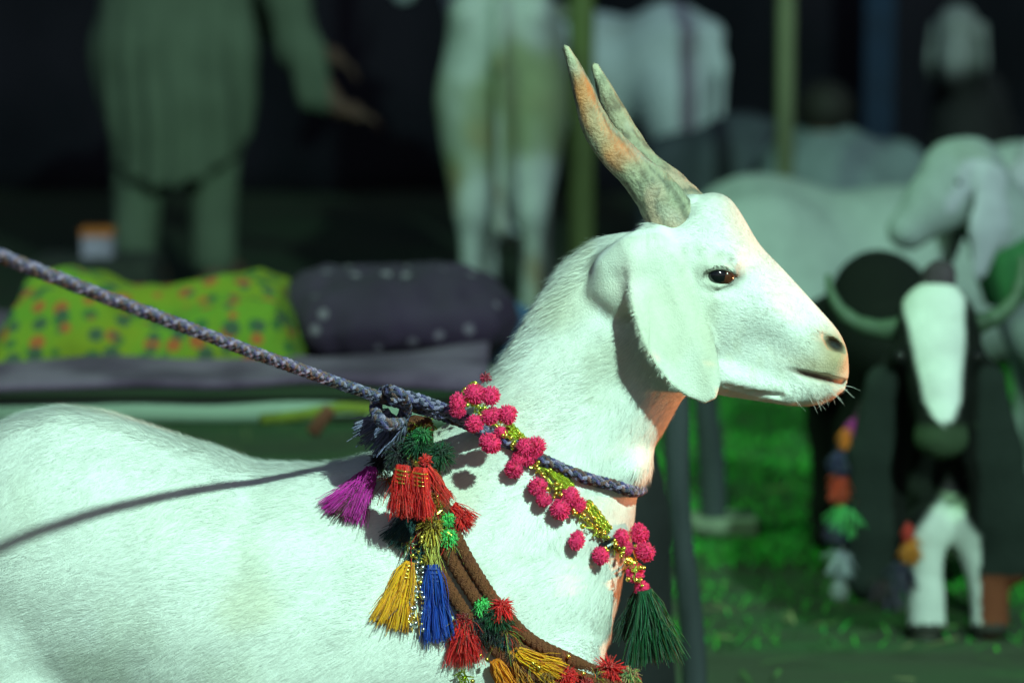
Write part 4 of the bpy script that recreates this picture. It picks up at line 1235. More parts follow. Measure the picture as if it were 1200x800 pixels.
# quilt: one thick cloth heaped in folds on the cot
def heap(name, x0, x1, prof, y0, y1, m, label, cat, seed, nx=150, ny=70):
    X = np.linspace(W(x0, 380, YB)[0], W(x1, 380, YB)[0], nx); V_ = np.linspace(0, 1, ny)
    XX, VV = np.meshgrid(X, V_, indexing='ij')
    pxs = np.interp(XX, [X[0], X[-1]], [x0, x1])
    top = np.array([W(0, p_, YB)[2] for p_ in np.linspace(250, 480, 60)])
    zt = np.interp(np.interp(pxs, *np.array(prof, float).T), np.linspace(250, 480, 60), top) - CZ - 0.02
    q = np.stack([XX.ravel(), VV.ravel() * 0.45, 0 * XX.ravel()], 1)
    wave = (0.05 * vnoise(q, 5, seed)).reshape(XX.shape)
    yy = y0 + (y1 - y0) * (VV + wave)
    sh = np.clip(1 - np.abs(2 * VV - 1.0) ** 3.0, 0, 1) ** 0.55
    w1 = vnoise(q, 9, seed + 1).reshape(XX.shape); w2 = vnoise(q, 26, seed + 2).reshape(XX.shape)
    fold = 0.011 * np.cos(3.6 * w1 + XX * 14) + 0.008 * w2 + 0.009 * np.sin(VV * 17 + 3 * w1)
    ends = np.clip(np.minimum(XX - X[0], X[-1] - XX) / 0.05, 0, 1) ** 0.5
    zz = CZ + 0.018 + np.maximum(0.012, (zt * sh + fold * (0.3 + sh)) * ends)
    c = np.array([X.mean(), (y0 + y1) / 2, CZ])
    P = np.stack([XX.ravel(), yy.ravel(), zz.ravel()], 1) - c
    i, j = np.meshgrid(np.arange(nx - 1), np.arange(ny - 1), indexing='ij')
    F = np.stack([i * ny + j, (i + 1) * ny + j, (i + 1) * ny + j + 1, i * ny + j + 1], -1).reshape(-1, 4)
    o = link(name, fast_mesh(name, P, F), m); o.location = tuple(c)
    md = o.modifiers.new('thick', 'SOLIDIFY'); md.thickness = 0.012; md.offset = -1
    return tag(o, label, cat)
heap('flowered_quilt', 2, 362, [(2, 372), (30, 342), (70, 328), (110, 325), (150, 334), (210, 345), (250, 338), (300, 333), (345, 342), (362, 372)], 5.02, 5.55, M_quilt, 'lime green quilt printed with red and green flowers, heaped on the cot', 'quilt', 5)
bundle('spotted_bundle', [(wb(410, 372, 5.34), (.11, .15, .072)), (wb(470, 372, 5.36), (.14, .16, .078)), (wb(540, 368, 5.36), (.11, .15, .072)), (wb(440, 345, 5.4), (.12, .12, .045))],
       M_spot, 'dark plum bundle with pale spots lying beside the green quilt', 'bundle', 15, fold=0.014)
bundle('blue_cloth', [(wb(420, 338, 5.50), (.085, .05, .034)), (wb(395, 345, 5.5), (.06, .05, .028))], mat('dull_blue_cloth', (0.04, 0.10, 0.17), 0.9, 0.3, 8), 'small dull blue cloth folded behind the plum bundle', 'cloth', 25, fold=0.004, k=0.03)
bundle('blue_cloth', [(wb(585, 385, 5.45), (.085, .06, .055)), (wb(590, 410, 5.42), (.09, .07, .035))], mat('navy_cloth', (0.03, 0.06, 0.13), 0.9, 0.3, 8), 'navy cloth crumpled at the plum bundle\'s end, next to the goat\'s nape', 'cloth', 27, fold=0.006, k=0.03)
# white carton with an orange lid beside the man's leg
cpos = W(116, 312, 8.2); 
t = thing('paper_carton', 'small white carton with an orange lid beside the bending man', 'carton', None, (cpos[0], cpos[1], 0))
hz = cpos[2] + 0.03
mb = MB(); mb.box((0, 0, hz / 2), (0.34, 0.30, hz)); link('crate', mb.mesh('crate', False), mat('dark_crate', (0.02, 0.022, 0.02), 0.9, 0.3), t)
mb = MB(); mb.box((0, 0, hz + 0.03), (0.085, 0.085, 0.06)); link('box', mb.mesh('box', False), mat('white_card', (0.24, 0.20, 0.30), 0.7, 0.3), t)
mb = MB(); mb.box((0, 0, hz + 0.071), (0.089, 0.089, 0.022)); link('lid', mb.mesh('lid', False), mat('orange_card', (0.36, 0.10, 0.02), 0.7, 0.15), t)

# ------------------------------------------------------------------ animals behind
def coatmat(name, rough=0.85): return mat(name, (0.5, 0.5, 0.5), rough, 0.12, 25, 0.35, attr='coat', bscale=120, spec=0.12)
M_coatb = coatmat('animal_coat')
M_hoof = mat('hoof', (0.03, 0.03, 0.025), 0.6, 0.3)
M_hornb = mat('dull_horn', (0.10, 0.13, 0.075), 0.6, 0.4, 14, 0.4)
M_eyeb = mat('dark_eye', (0.01, 0.01, 0.01), 0.1, 0)
def animal(name, label, cat, sdf, colfn, loc, rotz=0, group=None, sm=2):
    V, Q = sdf.mesh(); V = smooth_mesh(V, Q, sm)
    N = vnormals(V, Q)
    V = V + N * (vnoise(V, 18, 4) * 0.003)[:, None]
    t = thing(name, label, cat, group, loc, rotz)
    link('body', fast_mesh('body', V, Q, True, np.clip(colfn(V, N), 0.004, 0.85)), M_coatb, t)
    return t
def add_eye(t, p, r=0.014):
    V, F = uvsphere((0, 0, 0), r, 12, 8); o = link('eye', fast_mesh('eye', V, F), M_eyeb, t); o.location = tuple(p)
def mixcol(base, *layers):
    out = np.array(base, float)
    for c, w in layers:
        w = np.clip(w, 0, 1)[:, None]; out = out * (1 - w) + np.array(c) * w
    return out

# cow body facing +X, withers about h
def cow_sdf(h=1.25, res=0.02, head=True, headdown=0.0):
    k = h / 1.25
    s = SDF(*grid((-1.05 * k, -0.36 * k, -0.02), (1.25 * k, 0.36 * k, 1.85 * k), res))
    s.ell((0.05 * k, 0, 0.90 * k), (0.62 * k, 0.28 * k, 0.31 * k), 0.08)
    s.ell((-0.52 * k, 0, 0.98 * k), (0.27 * k, 0.24 * k, 0.27 * k), 0.08)
    s.ell((0.50 * k, 0, 0.95 * k), (0.26 * k, 0.22 * k, 0.32 * k), 0.08)
    s.ell((0.42 * k, 0, 1.25 * k), (0.16 * k, 0.08 * k, 0.13 * k), 0.08)     # hump
    for sg in (1, -1):
        s.ell((-0.66 * k, 0.15 * sg * k, 1.10 * k), (0.10 * k, 0.07 * k, 0.06 * k), 0.06)    # pin bones
        s.ell((-0.58 * k, 0.14 * sg * k, 0.80 * k), (0.17 * k, 0.11 * k, 0.27 * k), 0.06)
        s.chain([(-0.60 * k, .13 * sg * k, .80 * k), (-0.67 * k, .115 * sg * k, .46 * k)], [.16 * k, .085 * k], 0.06)    # thigh
        s.chain([(-0.62 * k, .15 * sg * k, .66 * k), (-0.70 * k, .14 * sg * k, .46 * k), (-0.66 * k, .13 * sg * k, .14 * k), (-0.63 * k, .13 * sg * k, 0.03)], [.085 * k, .052 * k, .040 * k, .052 * k], 0.04)
        s.chain([(0.50 * k, .14 * sg * k, .72 * k), (0.50 * k, .13 * sg * k, .40 * k), (0.50 * k, .13 * sg * k, .14 * k), (0.53 * k, .13 * sg * k, 0.03)], [.10 * k, .056 * k, .040 * k, .052 * k], 0.04)
    if head:
        d = headdown
        s.chain([(0.60 * k, 0, 1.05 * k), (0.86 * k, 0, (1.22 - d) * k), (0.94 * k, 0, (1.26 - d) * k)], [.19 * k, .13 * k, .11 * k], 0.06)
        s.chain([(0.92 * k, 0, (1.27 - d) * k), (1.05 * k, 0, (1.14 - d) * k), (1.17 * k, 0, (0.98 - d) * k)], [.11 * k, .085 * k, .068 * k], 0.04)
        for sg in (1, -1): s.cone((0.92 * k, .10 * sg * k, (1.27 - d) * k), (0.88 * k, .30 * sg * k, (1.20 - d) * k), .03, .045, 0.03, sc=(1, 1, 1.6))
    s.chain([(-0.77 * k, 0, 1.12 * k), (-0.83 * k, 0, 0.95 * k), (-0.82 * k, 0, 0.55 * k), (-0.80 * k, 0, 0.40 * k)], [.035 * k, .026 * k, .020 * k, .035 * k], 0.03)
    return s
# muddy white cow seen from behind
p = W(596, 100, 8.6)
def muddy(V, N):
    nz = vnoise(V, 6, 3); nz2 = vnoise(V, 16, 8)
    return mixcol(np.tile((0.34, 0.36, 0.38), (len(V), 1)),
                  ((0.15, 0.18, 0.085), 0.85 * sstep(nz + 0.6 * nz2 + 0.9 * np.exp(-((V[:, 2] - 0.66) / 0.34) ** 2), 0.0, 1.3)),
                  ((0.26, 0.15, 0.09), 0.5 * sstep(nz2, 0.2, 0.8) * sstep(0.85 - V[:, 2], 0, 0.4)),
                  ((0.20, 0.20, 0.12), 0.85 * ((V[:, 0] < -0.78) & (np.abs(V[:, 1]) < 0.05))))
c1 = animal('muddy_cow', 'white cow with muddy hindquarters standing with its tail to the goats', 'cow', cow_sdf(1.14, headdown=0.15), muddy, (p[0], p[1] + 0.62, 0), R(88)); c1.scale = (1, 0.76, 1)
def addhoof(t, pts):
    for q in pts:
        V, F = tube([(q[0] - 0.008, q[1], -0.004), (q[0], q[1], 0.03), (q[0] + 0.004, q[1], 0.065)], [0.058, 0.052, 0.042], 12); link('hoof', fast_mesh('hoof', V, F), M_hoof, t)
k = 1.14 / 1.25
addhoof(c1, [(-0.63 * k, .13 * k), (-0.63 * k, -.13 * k), (.53 * k, .13 * k), (.53 * k, -.13 * k)])
for sg in (1, -1):
    V, F = tube(spline([(0.93 * k, .06 * sg, 1.21 * k), (0.93 * k, .17 * sg, 1.27 * k), (0.96 * k, .22 * sg, 1.42 * k)], 14), np.linspace(.03, .008, 14), 10); link('horn', fast_mesh('horn', V, F), M_hornb, c1)
    add_eye(c1, (1.0 * k, .085 * sg, 1.10 * k), 0.02)
# grey-white cow seen from the side, rump to the right
def greycow(V, N): return mixcol(np.tile((0.52, 0.60, 0.64), (len(V), 1)), ((0.30, 0.33, 0.30), 0.4 * sstep(vnoise(V, 7, 13), 0.1, 0.8)))
px_r = W(858, 90, 11.6)[0]
c2 = animal('grey_cow', 'pale grey-white cow standing turned away behind the bamboo pole', 'cow', cow_sdf(1.0, headdown=-0.32), greycow, (px_r - 0.60, 11.4, 0), R(154)); c2.scale = (0.88, 1, 1)
k = 1.0 / 1.25
addhoof(c2, [(-0.63 * k, .13 * k), (-0.63 * k, -.13 * k), (.53 * k, .13 * k), (.53 * k, -.13 * k)])
for sg in (1, -1):
    V, F = tube(spline([(0.93 * k, .06 * sg, 1.68 * k), (0.93 * k, .17 * sg, 1.74 * k), (0.96 * k, .22 * sg, 1.87 * k)], 14), np.linspace(.03, .008, 14), 10); link('horn', fast_mesh('horn', V, F), M_hornb, c2)
    add_eye(c2, (1.0 * k, .085 * sg, 1.57 * k), 0.02)
# white cow lying down behind the goat's face
s = SDF(*grid((-0.9, -0.45, -0.02), (1.3, 0.45, 0.9), 0.02))
s.ell((0, 0, 0.26), (0.60, 0.30, 0.27), 0.06); s.ell((-0.46, 0, 0.27), (0.28, 0.30, 0.25), 0.08); s.ell((0.42, 0, 0.30), (0.25, 0.23, 0.26), 0.08)
s.ell((-0.40, 0.1, 0.47), (.16, .13, .09), 0.08); s.ell((-0.52, -.12, 0.44), (.12, .10, .08), 0.08); s.ell((0.36, 0, .52), (.16, .09, .12), 0.08); s.chain([(0.5, 0, 0.40), (0.74, 0.05, 0.55)], [.15, .10], 0.06); s.chain([(0.74, .05, 0.57), (0.92, .10, 0.48), (1.0, .12, 0.42)], [.095, .075, .06], 0.04)
for sg in (1, -1):
    s.chain([(0.45, .2 * sg, .14), (0.72, .24 * sg, .08), (0.50, .27 * sg, .05)], [.09, .05, .045], 0.04)
    s.chain([(-0.45, .22 * sg, .18), (-0.15, .33 * sg, .09), (-0.40, .36 * sg, .05)], [.14, .06, .045], 0.04)
    s.cone((0.72, .05 + .1 * sg, .6), (0.66, .05 + .25 * sg, .56), .03, .04, 0.03, sc=(1, 1, 1.6))
lc = animal('lying_cow', 'white cow lying on the ground below the seated people', 'cow', s, lambda V, N: mixcol(np.tile((0.32, 0.36, 0.36), (len(V), 1)), ((0.26, 0.22, 0.25), 0.5 * sstep(vnoise(V, 6, 23), 0.0, 0.7))), (W(1060, 300, 8.0)[0], 8.0, 0), R(22))
for sg in (1, -1): add_eye(lc, (0.80, .06 + .085 * sg, .58), 0.018)

# ---- goats of the background, facing +X
def goat_sdf(h=0.68, res=0.011, hx=0.0, ear=0.26, earw=0.05, headpitch=35, headw=1.0):
    k = h / 0.68
    s = SDF(*grid((-0.55 * k, -0.26 * k, -0.01), (0.78 * k, 0.26 * k, 1.05 * k), res))
    s.ell((0, 0, 0.50 * k), (0.34 * k, 0.155 * k, 0.17 * k), 0.05)
    s.ell((-0.30 * k, 0, 0.54 * k), (0.15 * k, 0.12 * k, 0.15 * k), 0.05); s.ell((0.27 * k, 0, 0.52 * k), (0.14 * k, 0.12 * k, 0.18 * k), 0.05)
    for sg in (1, -1):
        s.chain([(-.33 * k, .075 * sg * k, .45 * k), (-.37 * k, .075 * sg * k, .26 * k), (-.35 * k, .075 * sg * k, .08 * k), (-.33 * k, .075 * sg * k, 0.02)], [.075 * k, .030 * k, .022 * k, .03 * k], 0.03)
        s.chain([(.29 * k, .075 * sg * k, .42 * k), (.29 * k, .075 * sg * k, .22 * k), (.29 * k, .075 * sg * k, .08 * k), (.31 * k, .075 * sg * k, 0.02)], [.06 * k, .029 * k, .022 * k, .03 * k], 0.03)
    hp = np.array([.52 * k, 0, .86 * k]); cp_, sp_ = math.cos(R(headpitch)), math.sin(R(headpitch))
    dh = np.array([cp_, 0, -sp_])
    s.chain([(.30 * k, 0, .60 * k), (.42 * k, 0, .74 * k), tuple(hp - dh * .03)], [.12 * k, .085 * k, .068 * k], 0.04)
    s.chain([tuple(hp), tuple(hp + dh * .10 * k), tuple(hp + dh * .20 * k)], [.068 * k * headw, .060 * k * headw, .040 * k * headw], 0.03)
    s.ell(hp + np.array([.03, 0, .02]) * k, np.array([.06, .062, .05]) * k * headw, 0.03)
    for sg in (1, -1):
        r0 = hp + np.array([-.02, .055 * sg, .02]) * k
        s.chain([r0, r0 + np.array([-.01, .04 * sg, -.03]) * k, r0 + np.array([0, .05 * sg, -ear * 0.55]), r0 + np.array([.02, .045 * sg, -ear])], [.018, earw * 0.8, earw, earw * 0.35], 0.015, sc=(1, 3.2, 1))
    s.chain([(-.43 * k, 0, .60 * k), (-.48 * k, 0, .66 * k)], [.03, .018], 0.02)
    return s, hp, dh, k
def goat_extra(t, hp, dh, k, horn=None, eyew=1.0):
    for sg in (1, -1):
        add_eye(t, hp + dh * .055 * k + np.array([0.01, .056 * sg * eyew, .025]) * k, 0.012)
        if horn:
            P = spline([hp + np.array(q) * np.array([1, sg, 1]) for q in horn], 20)
            V, F = tube(P, np.linspace(.022, .006, 20) * k, 10); link('horn', fast_mesh('horn', V, F), M_hornb, t)
    for x, y in ((-.33, 1), (-.33, -1), (.31, 1), (.31, -1)):
        V, F = tube([(x * k, .075 * y * k, -0.002), (x * k, .075 * y * k, .02), (x * k, .075 * y * k, .04)], [.034, .031, .024], 10); link('hoof', fast_mesh('hoof', V, F), M_hoof, t)

# white goat with long ears and a green neck band, head turned to the left
hd = W(1130, 205, 5.9)
s, hp, dh, k = goat_sdf(0.66, ear=0.25, earw=0.052, headpitch=42, headw=1.28)
rz = R(196)
def place(hp, world, rz):
    c, s_ = math.cos(rz), math.sin(rz)
    return (world[0] - (hp[0] * c - hp[1] * s_), world[1] - (hp[0] * s_ + hp[1] * c), 0)
wg = animal('white_goat', 'white goat with long hanging ears and a green neck band, behind the dark goat', 'goat', s, lambda V, N: mixcol(np.tile((0.25, 0.275, 0.29), (len(V), 1)), ((0.17, 0.20, 0.17), 0.5 * sstep(vnoise(V, 12, 33), 0.1, 0.8)), ((0.36, 0.35, 0.42), (np.abs(V[:, 1]) > 0.078) * (V[:, 0] > 0.42) * 0.9)), place(hp, hd, rz), rz)
wg.location.z = hd[2] - hp[2]
if abs(wg.location.z) > 0:
    zfix = hd[2] / hp[2]; wg.scale = (zfix,) * 3; wg.location = place(hp * zfix, hd, rz)
goat_extra(wg, hp, dh, k, eyew=1.28)
V, F = tube([(.33 * k, 0, .60 * k), (.37 * k, 0, .66 * k), (.40 * k, 0, .71 * k)], [.135 * k, .12 * k, .105 * k], 20, False)
o = link('neck_band', fast_mesh('neck_band', V, F), mat('green_band', (0.03, 0.13, 0.045), 0.9, 0.3, 15), wg)

# further goats in the dark at the right
def far_goat(name, label, px, py, Y, h, res, pitch, rzdeg, colfn):
    hd = W(px, py, Y); s, hp, dh, k = goat_sdf(h, res=res, headpitch=pitch); rz = R(rzdeg)
    f = hd[2] / hp[2]
    t = animal(name, label, 'goat', s, colfn, place(hp * f, hd, rz), rz); t.scale = (f,) * 3
    goat_extra(t, hp, dh, k)
far_goat('grey_goat', 'grey-faced goat standing far back before the dark tent wall', 1122, 35, 11.0, 0.72, 0.016, 60, -105,
         lambda V, N: mixcol(np.tile((0.03, 0.03, 0.032), (len(V), 1)), ((0.24, 0.26, 0.26), sstep(V[:, 2], 0.72, 0.80))))
far_goat('white_goat', 'lilac-white goat standing at the white long-eared goat\'s flank', 1232, 190, 6.4, 0.70, 0.014, 40, 185, lambda V, N: np.tile((0.33, 0.30, 0.38), (len(V), 1)))
# made-up black shape filling the dark area behind the white goat's chest
bl = W(722, 640, 3.95)
bundle('dark_filler', [((bl[0], 3.97, 0.10), (.085, .10, .12)), ((bl[0] + .004, 3.97, 0.26), (.078, .09, .16)), ((bl[0] + .01, 3.97, 0.40), (.055, .065, .10))], mat('filler_black', (0.010, 0.011, 0.012), 0.9, 0.3, 12, 0.3), 'black fodder sack standing between the goat\'s chest and a grey stake', 'filler', 45, fold=0.006)
# ------------------------------------------------------------------ dark goat with a white blaze, facing the camera
DY = 4.75
def D(px, py, dy=0.0): return W(px, py, DY + dy)
dbase = np.array([D(1097, 600)[0], 5.0, 0.0])
s = SDF(*grid((D(940, 500)[0], 4.45, -0.01), (D(1260, 500)[0], 5.75, D(1000, 270)[2]), 0.0075))
# head: forehead to muzzle, seen from the front and tilted forward
s.chain([D(1097, 372, .06), D(1098, 410, .02), D(1101, 455, -.03), D(1103, 498, -.07), D(1103, 512, -.075)], [.062, .060, .048, .036, .033], 0.02)
s.ell(D(1097, 392, .04), (.068, .055, .05), 0.02)
for sg in (1, -1): s.ell(D(1099 + sg * 38, 418, .01), (.022, .02, .02), 0.02)
s.ell(D(1103, 515, -.07), (.042, .035, .028), 0.02)
s.chain([D(1098, 400, .12), D(1098, 480, .22), D(1100, 560, .30)], [.075, .09, .125], 0.05)          # neck
s.ell(D(1100, 560, .42), (.155, .16, .15), 0.06); s.ell(D(1085, 520, .68), (.17, .30, .17), 0.06)     # chest and barrel
s.ell(D(1030, 345, .75), (.085, .14, .085), 0.08)                                                      # hips
s.ell(D(1050, 400, .62), (.12, .22, .10), 0.08)
# ears: long flat blades hanging beside the face
for pts in ([(1056, 412), (1040, 452), (1030, 530), (1026, 610), (1018, 672), (1012, 690)], [(1140, 412), (1152, 450), (1163, 530), (1174, 600), (1184, 655), (1188, 672)]):
    P = [D(q[0], q[1], .02 + .01 * i) for i, q in enumerate(pts)]
    s.chain(P, [.018, .038, .052, .052, .040, .022], 0.012, sc=(1, 2.4, 1))
# front legs, slightly apart, hind legs behind
for sg, fx in ((1, 1158), (-1, 1084)):
    f = ground_at(fx, 738); kx = D(1104 + sg * 26, 640, .15)
    s.chain([D(1104 + sg * 26, 585, .24), (kx[0], f[1] + .02, .18), (f[0], f[1], .06), (f[0], f[1] - .015, .018)], [.06, .036, .027, .034], 0.025)
for x in (.0, .17):
    b = np.array([dbase[0] - .10 + x, 5.55, 0])
    s.chain([b + (0, 0, .42), b + (0, .03, .24), b + (0, 0, .08), b + (0, -.02, .02)], [.075, .03, .023, .03], 0.03)
V, Q = s.mesh(); V = smooth_mesh(V, Q, 2); N = vnormals(V, Q)
vx, vy = to_px(V)
nz = vnoise(V, 18, 3)
front = N[:, 1] < 0.2
ble = np.interp(vy, [335, 350, 400, 440, 470, 490, 500], [30, 39, 34, 28, 25, 15, 0]) - np.abs(vx - np.interp(vy, [340, 500], [1094, 1107])) + nz * 2
col = np.tile(np.array([0.006, 0.007, 0.006]), (len(V), 1))
col = mixcol(col, ((0.015, 0.021, 0.018), (np.abs(vx - 1097) > 50) & (vy > 430) & (V[:, 1] < 4.95)),      # grey-green ears
             ((0.035, 0.055, 0.03), sstep(vy, 492, 505) * (vy < 545) * (V[:, 1] < DY + .02) * (np.abs(vx - 1103) < 42)),
             ((0.56, 0.58, 0.56), sstep(ble, 0, 5) * (V[:, 1] < DY + 0.12) * (vy < 502) * front),
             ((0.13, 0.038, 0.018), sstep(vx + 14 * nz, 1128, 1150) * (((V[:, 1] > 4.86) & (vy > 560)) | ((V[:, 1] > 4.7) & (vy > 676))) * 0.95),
             ((0.50, 0.53, 0.50), sstep(0.27 - 0.0022 * np.abs(vx - 1112) + 0.02 * nz - V[:, 2], 0, 0.03) * (V[:, 1] < 5.25) * (V[:, 1] > 4.70) * (vx > 1057) * (vx < 1149)))
dg = thing('dark_goat', 'black goat with white face blaze, wide horns and long grey ears', 'goat', None, tuple(dbase))
link('body', fast_mesh('body', V - dbase, Q, True, col), M_coatb, dg)
M_hornd = mat('green_grey_horn', (0.05, 0.085, 0.05), 0.55, 0.4, 20, 0.5)
for pts in ([(1068, 378), (1040, 386), (1008, 380), (984, 362), (973, 340), (970, 322)], [(1128, 378), (1150, 378), (1172, 368), (1190, 348), (1198, 318), (1197, 300)]):
    P = spline([D(q[0], q[1], .05 + .01 * i) for i, q in enumerate(pts)], 30) - dbase
    r = np.linspace(.020, .005, 30) * (1 + .06 * np.sin(np.linspace(0, 40, 30)))
    V, F = tube(P, r, 12); link('horn', fast_mesh('horn', V, F), M_hornd, dg)
for sg in (1, -1): add_eye(dg, D(1099 + sg * 44, 418, -.012) - dbase, 0.012)
M_tuftd = mat('tuft_brown', (0.05, 0.035, 0.045), 0.9, 0.4, 30, 0.5)
V, Q = uvsphere((0, 0, 0), 0.03, 14, 10, (1, .9, 1)); V = V + vnoise(V, 120, 3)[:, None] * .003
o = link('forelock', fast_mesh('forelock', V, Q), M_tuftd, dg); o.location = tuple(D(1100, 326, .07) - dbase)
for (q, h) in ((1158, 0), (1084, 0)):
    f = ground_at(q, 738) - dbase
    V, F = tube([f + (0, -.02, -.002), f + (0, -.015, .02), f + (0, -.01, .04)], [.036, .033, .026], 10); link('hoof', fast_mesh('hoof', V, F), M_hoof, dg)
# garland of tassels on its neck
ga = thing('tassel_garland', 'string of coloured tassels hanging beside the dark goat\'s ear', 'garland', None, tuple(D(998, 560, .1)))
gl = np.array(ga.location)
V, F = tube(spline([D(1040, 440, .14), D(1008, 478, .1), D(997, 530, .1), D(992, 590, .1), D(990, 650, .1), D(1010, 668, .08), D(1050, 655, .07), D(1066, 625, .07)], 50) - gl, .006, 8)
link('cord', fast_mesh('cord', V, F), M_tuftd, ga)
def gtuft(px, py, r, col, dy=.08, seed=0):
    rg = np.random.default_rng(seed); n = 160
    d = rg.normal(size=(n, 3)) * (0.8, 0.8, 0.8) + (0, 0, -1.3); d /= np.linalg.norm(d, axis=1)[:, None]
    V, F, cc = strands(np.tile(D(px, py, dy) - gl, (n, 1)), d, 1.9 * r * DY / FPX * (1 - .5 * rg.random(n)), .0016, np.tile((0, 0, -.012), (n, 1)), tint(np.array(col) * 0.6, n, rg), .001, seed, 4)
    link('tassel', fast_mesh('tassel', V, F, True, cc), M_thread, ga)
for k, q in enumerate([(1006, 492, 12, MAG), (992, 504, 10, ORG), (985, 530, 13, (.03, .03, .12)), (988, 560, 15, (.8, .08, .02)), (994, 592, 18, LGR), (980, 612, 12, (.02, .02, .07)), (986, 648, 15, (.4, .45, .5)), (984, 680, 9, (.4, .45, .45)), (1066, 634, 12, (.85, .30, .02)), (1062, 614, 9, (.7, .04, .02)), (1056, 660, 18, (.04, .04, .08)), (1046, 685, 14, (.06, .05, .10)), (1030, 680, 14, (.03, .01, .02))]):
    gtuft(*q[:3], q[3], .05, 200 + k)

# ------------------------------------------------------------------ people
M_skin = mat('skin', (0.11, 0.062, 0.045), 0.6, 0.2, 30, 0.2)
M_hair = mat('hair', (0.012, 0.010, 0.009), 0.7, 0.3, 60)
M_kam = mat('kameez_cloth', (0.092, 0.128, 0.088), 0.9, 0.2, 6, 0.3)
def body_obj(name, s, m, parent, at, disp=None):
    V, Q = s.mesh(); V = smooth_mesh(V, Q, 1)
    if disp is not None: V = V + vnormals(V, Q) * disp(V)[:, None]
    return link(name, fast_mesh(name, V - at, Q), m, parent)
def head_parts(sk, c, fw, up):
    """skull, jaw, nose, ears added to the body field; returns eye positions"""
    c, fw, up = np.array(c), unit(fw), unit(up); sd = np.cross(fw, up)
    Rm = np.stack([fw, sd, up], 1)
    sk.ell(c, (.098, .078, .115), 0.02, rot=Rm); sk.ell(c + fw * .035 - up * .075, (.055, .052, .05), 0.025, rot=Rm)
    sk.cone(c + fw * .095 + up * .005, c + fw * .115 - up * .035, .009, .014, 0.012)
    sk.cone(c + fw * .078 - up * .078 + sd * .022, c + fw * .078 - up * .078 - sd * .022, .009, .009, 0.008)
    for sg in (1, -1):
        sk.ell(c + sd * .078 * sg - up * .01, (.018, .008, .03), 0.008, rot=Rm)
        sk.ell(c + fw * .088 + sd * .033 * sg + up * .006, (.012, .014, .009), 0.006, op='s', rot=Rm)
    return [c + fw * .078 + sd * .033 * sg + up * .006 for sg in (1, -1)]
def hand(sk, wrist, d, palm, side, sc=1.0):
    """palm and five fingers; d along the hand, side towards the thumb"""
    d, palm, side = unit(d), unit(palm), unit(side)
    w = np.array(wrist)
    sk.cone(w, w + d * .05 * sc, .026 * sc, .034 * sc, 0.01)
    for i, (o_, l) in enumerate(((.030, .072), (.010, .082), (-.010, .076), (-.029, .060))):
        b = w + d * .082 * sc + side * o_ * sc
        m1 = b + d * l * .5 * sc + palm * .012 * sc
        sk.chain([w + d * .05 * sc + side * o_ * .8 * sc, b, m1, m1 + (d * .35 + palm * .5) * l * sc], [.012, .0105, .0095, .008], 0.004)
    sk.chain([w + d * .02 * sc + side * .022 * sc, w + d * .05 * sc + side * .058 * sc + palm * .01, w + d * .085 * sc + side * .066 * sc + palm * .02], [.014, .0115, .009], 0.006)

# man bending forward, seen from behind
PY = 10.0
def M(px, py, dy=0.0): return W(px, py, PY + dy)
mbase = np.array([M(205, 330)[0], PY, 0.0])
man = thing('person', 'person in a grey-green tunic and trousers bending over with one arm reaching down', 'person', None, tuple(mbase))
lo, hi = np.array([M(60, 0)[0], PY - .45, -.01]), np.array([M(560, 0)[0], PY + .75, 1.75])
sk = SDF(*grid(lo, hi, 0.013))
hipL, hipR = M(160, 55, 0), M(235, 55, .02)
feet = []
for hip, fx, dy in ((hipL, 158, -.02), (hipR, 250, .06)):
    an = np.array([M(fx, 320)[0], PY + dy, .09]); kn = (hip + an) / 2 + np.array([.01, .05, .0])
    sk.chain([hip, kn, an], [.085, .06, .04], 0.03); ft = an + np.array([.05, .13, -.06])
    sk.chain([an + (0, -.03, -.045), ft + (0, 0, .02), ft + (.02, .07, .012)], [.045, .04, .03], 0.02); feet.append((hip, kn, an))
pel = (hipL + hipR) / 2 + np.array([0, 0, .05])
sk.ell(pel, (.17, .13, .13), 0.05)
ch = pel + np.array([.20, .22, .30]); nk_ = ch + np.array([.10, .10, .13]); hdc = nk_ + np.array([.09, .08, .05])
sk.chain([pel, (pel + ch) / 2 + (0, 0, .03), ch], [.14, .135, .15], 0.05, sc=(1, 1.15, 1)); sk.chain([ch, nk_, hdc], [.10, .055, .055], 0.03)
eyes = head_parts(sk, hdc + np.array([.02, .02, .01]), (.5, .45, -.74), (.55, .5, .65))
shR = ch + np.array([.15, -.08, .02]); elR = M(352, 60, .10); wrR = M(398, 128, .05)
sk.chain([shR, elR, wrR], [.055, .045, .03], 0.02); hand(sk, wrR, (.85, -.1, -.15), (.1, .1, -1), (0, -1, 0), 1.0)
shL = ch + np.array([-.06, .16, .02]); elL = shL + np.array([.16, .10, -.26]); wrL = elL + np.array([.20, .02, -.14])
sk.chain([shL, elL, wrL], [.055, .045, .03], 0.02); hand(sk, wrL, (.9, 0, -.4), (0, 0, -1), (0, -1, 0))
body_obj('body', sk, M_skin, man, mbase)
for e in eyes: add_eye(man, e - mbase, .011)
hs = SDF(*grid(hdc - .2, hdc + .2, .012)); hs.ell(hdc + np.array([.01, .01, .03]), (.105, .10, .10)); body_obj('hair', hs, M_hair, man, mbase)
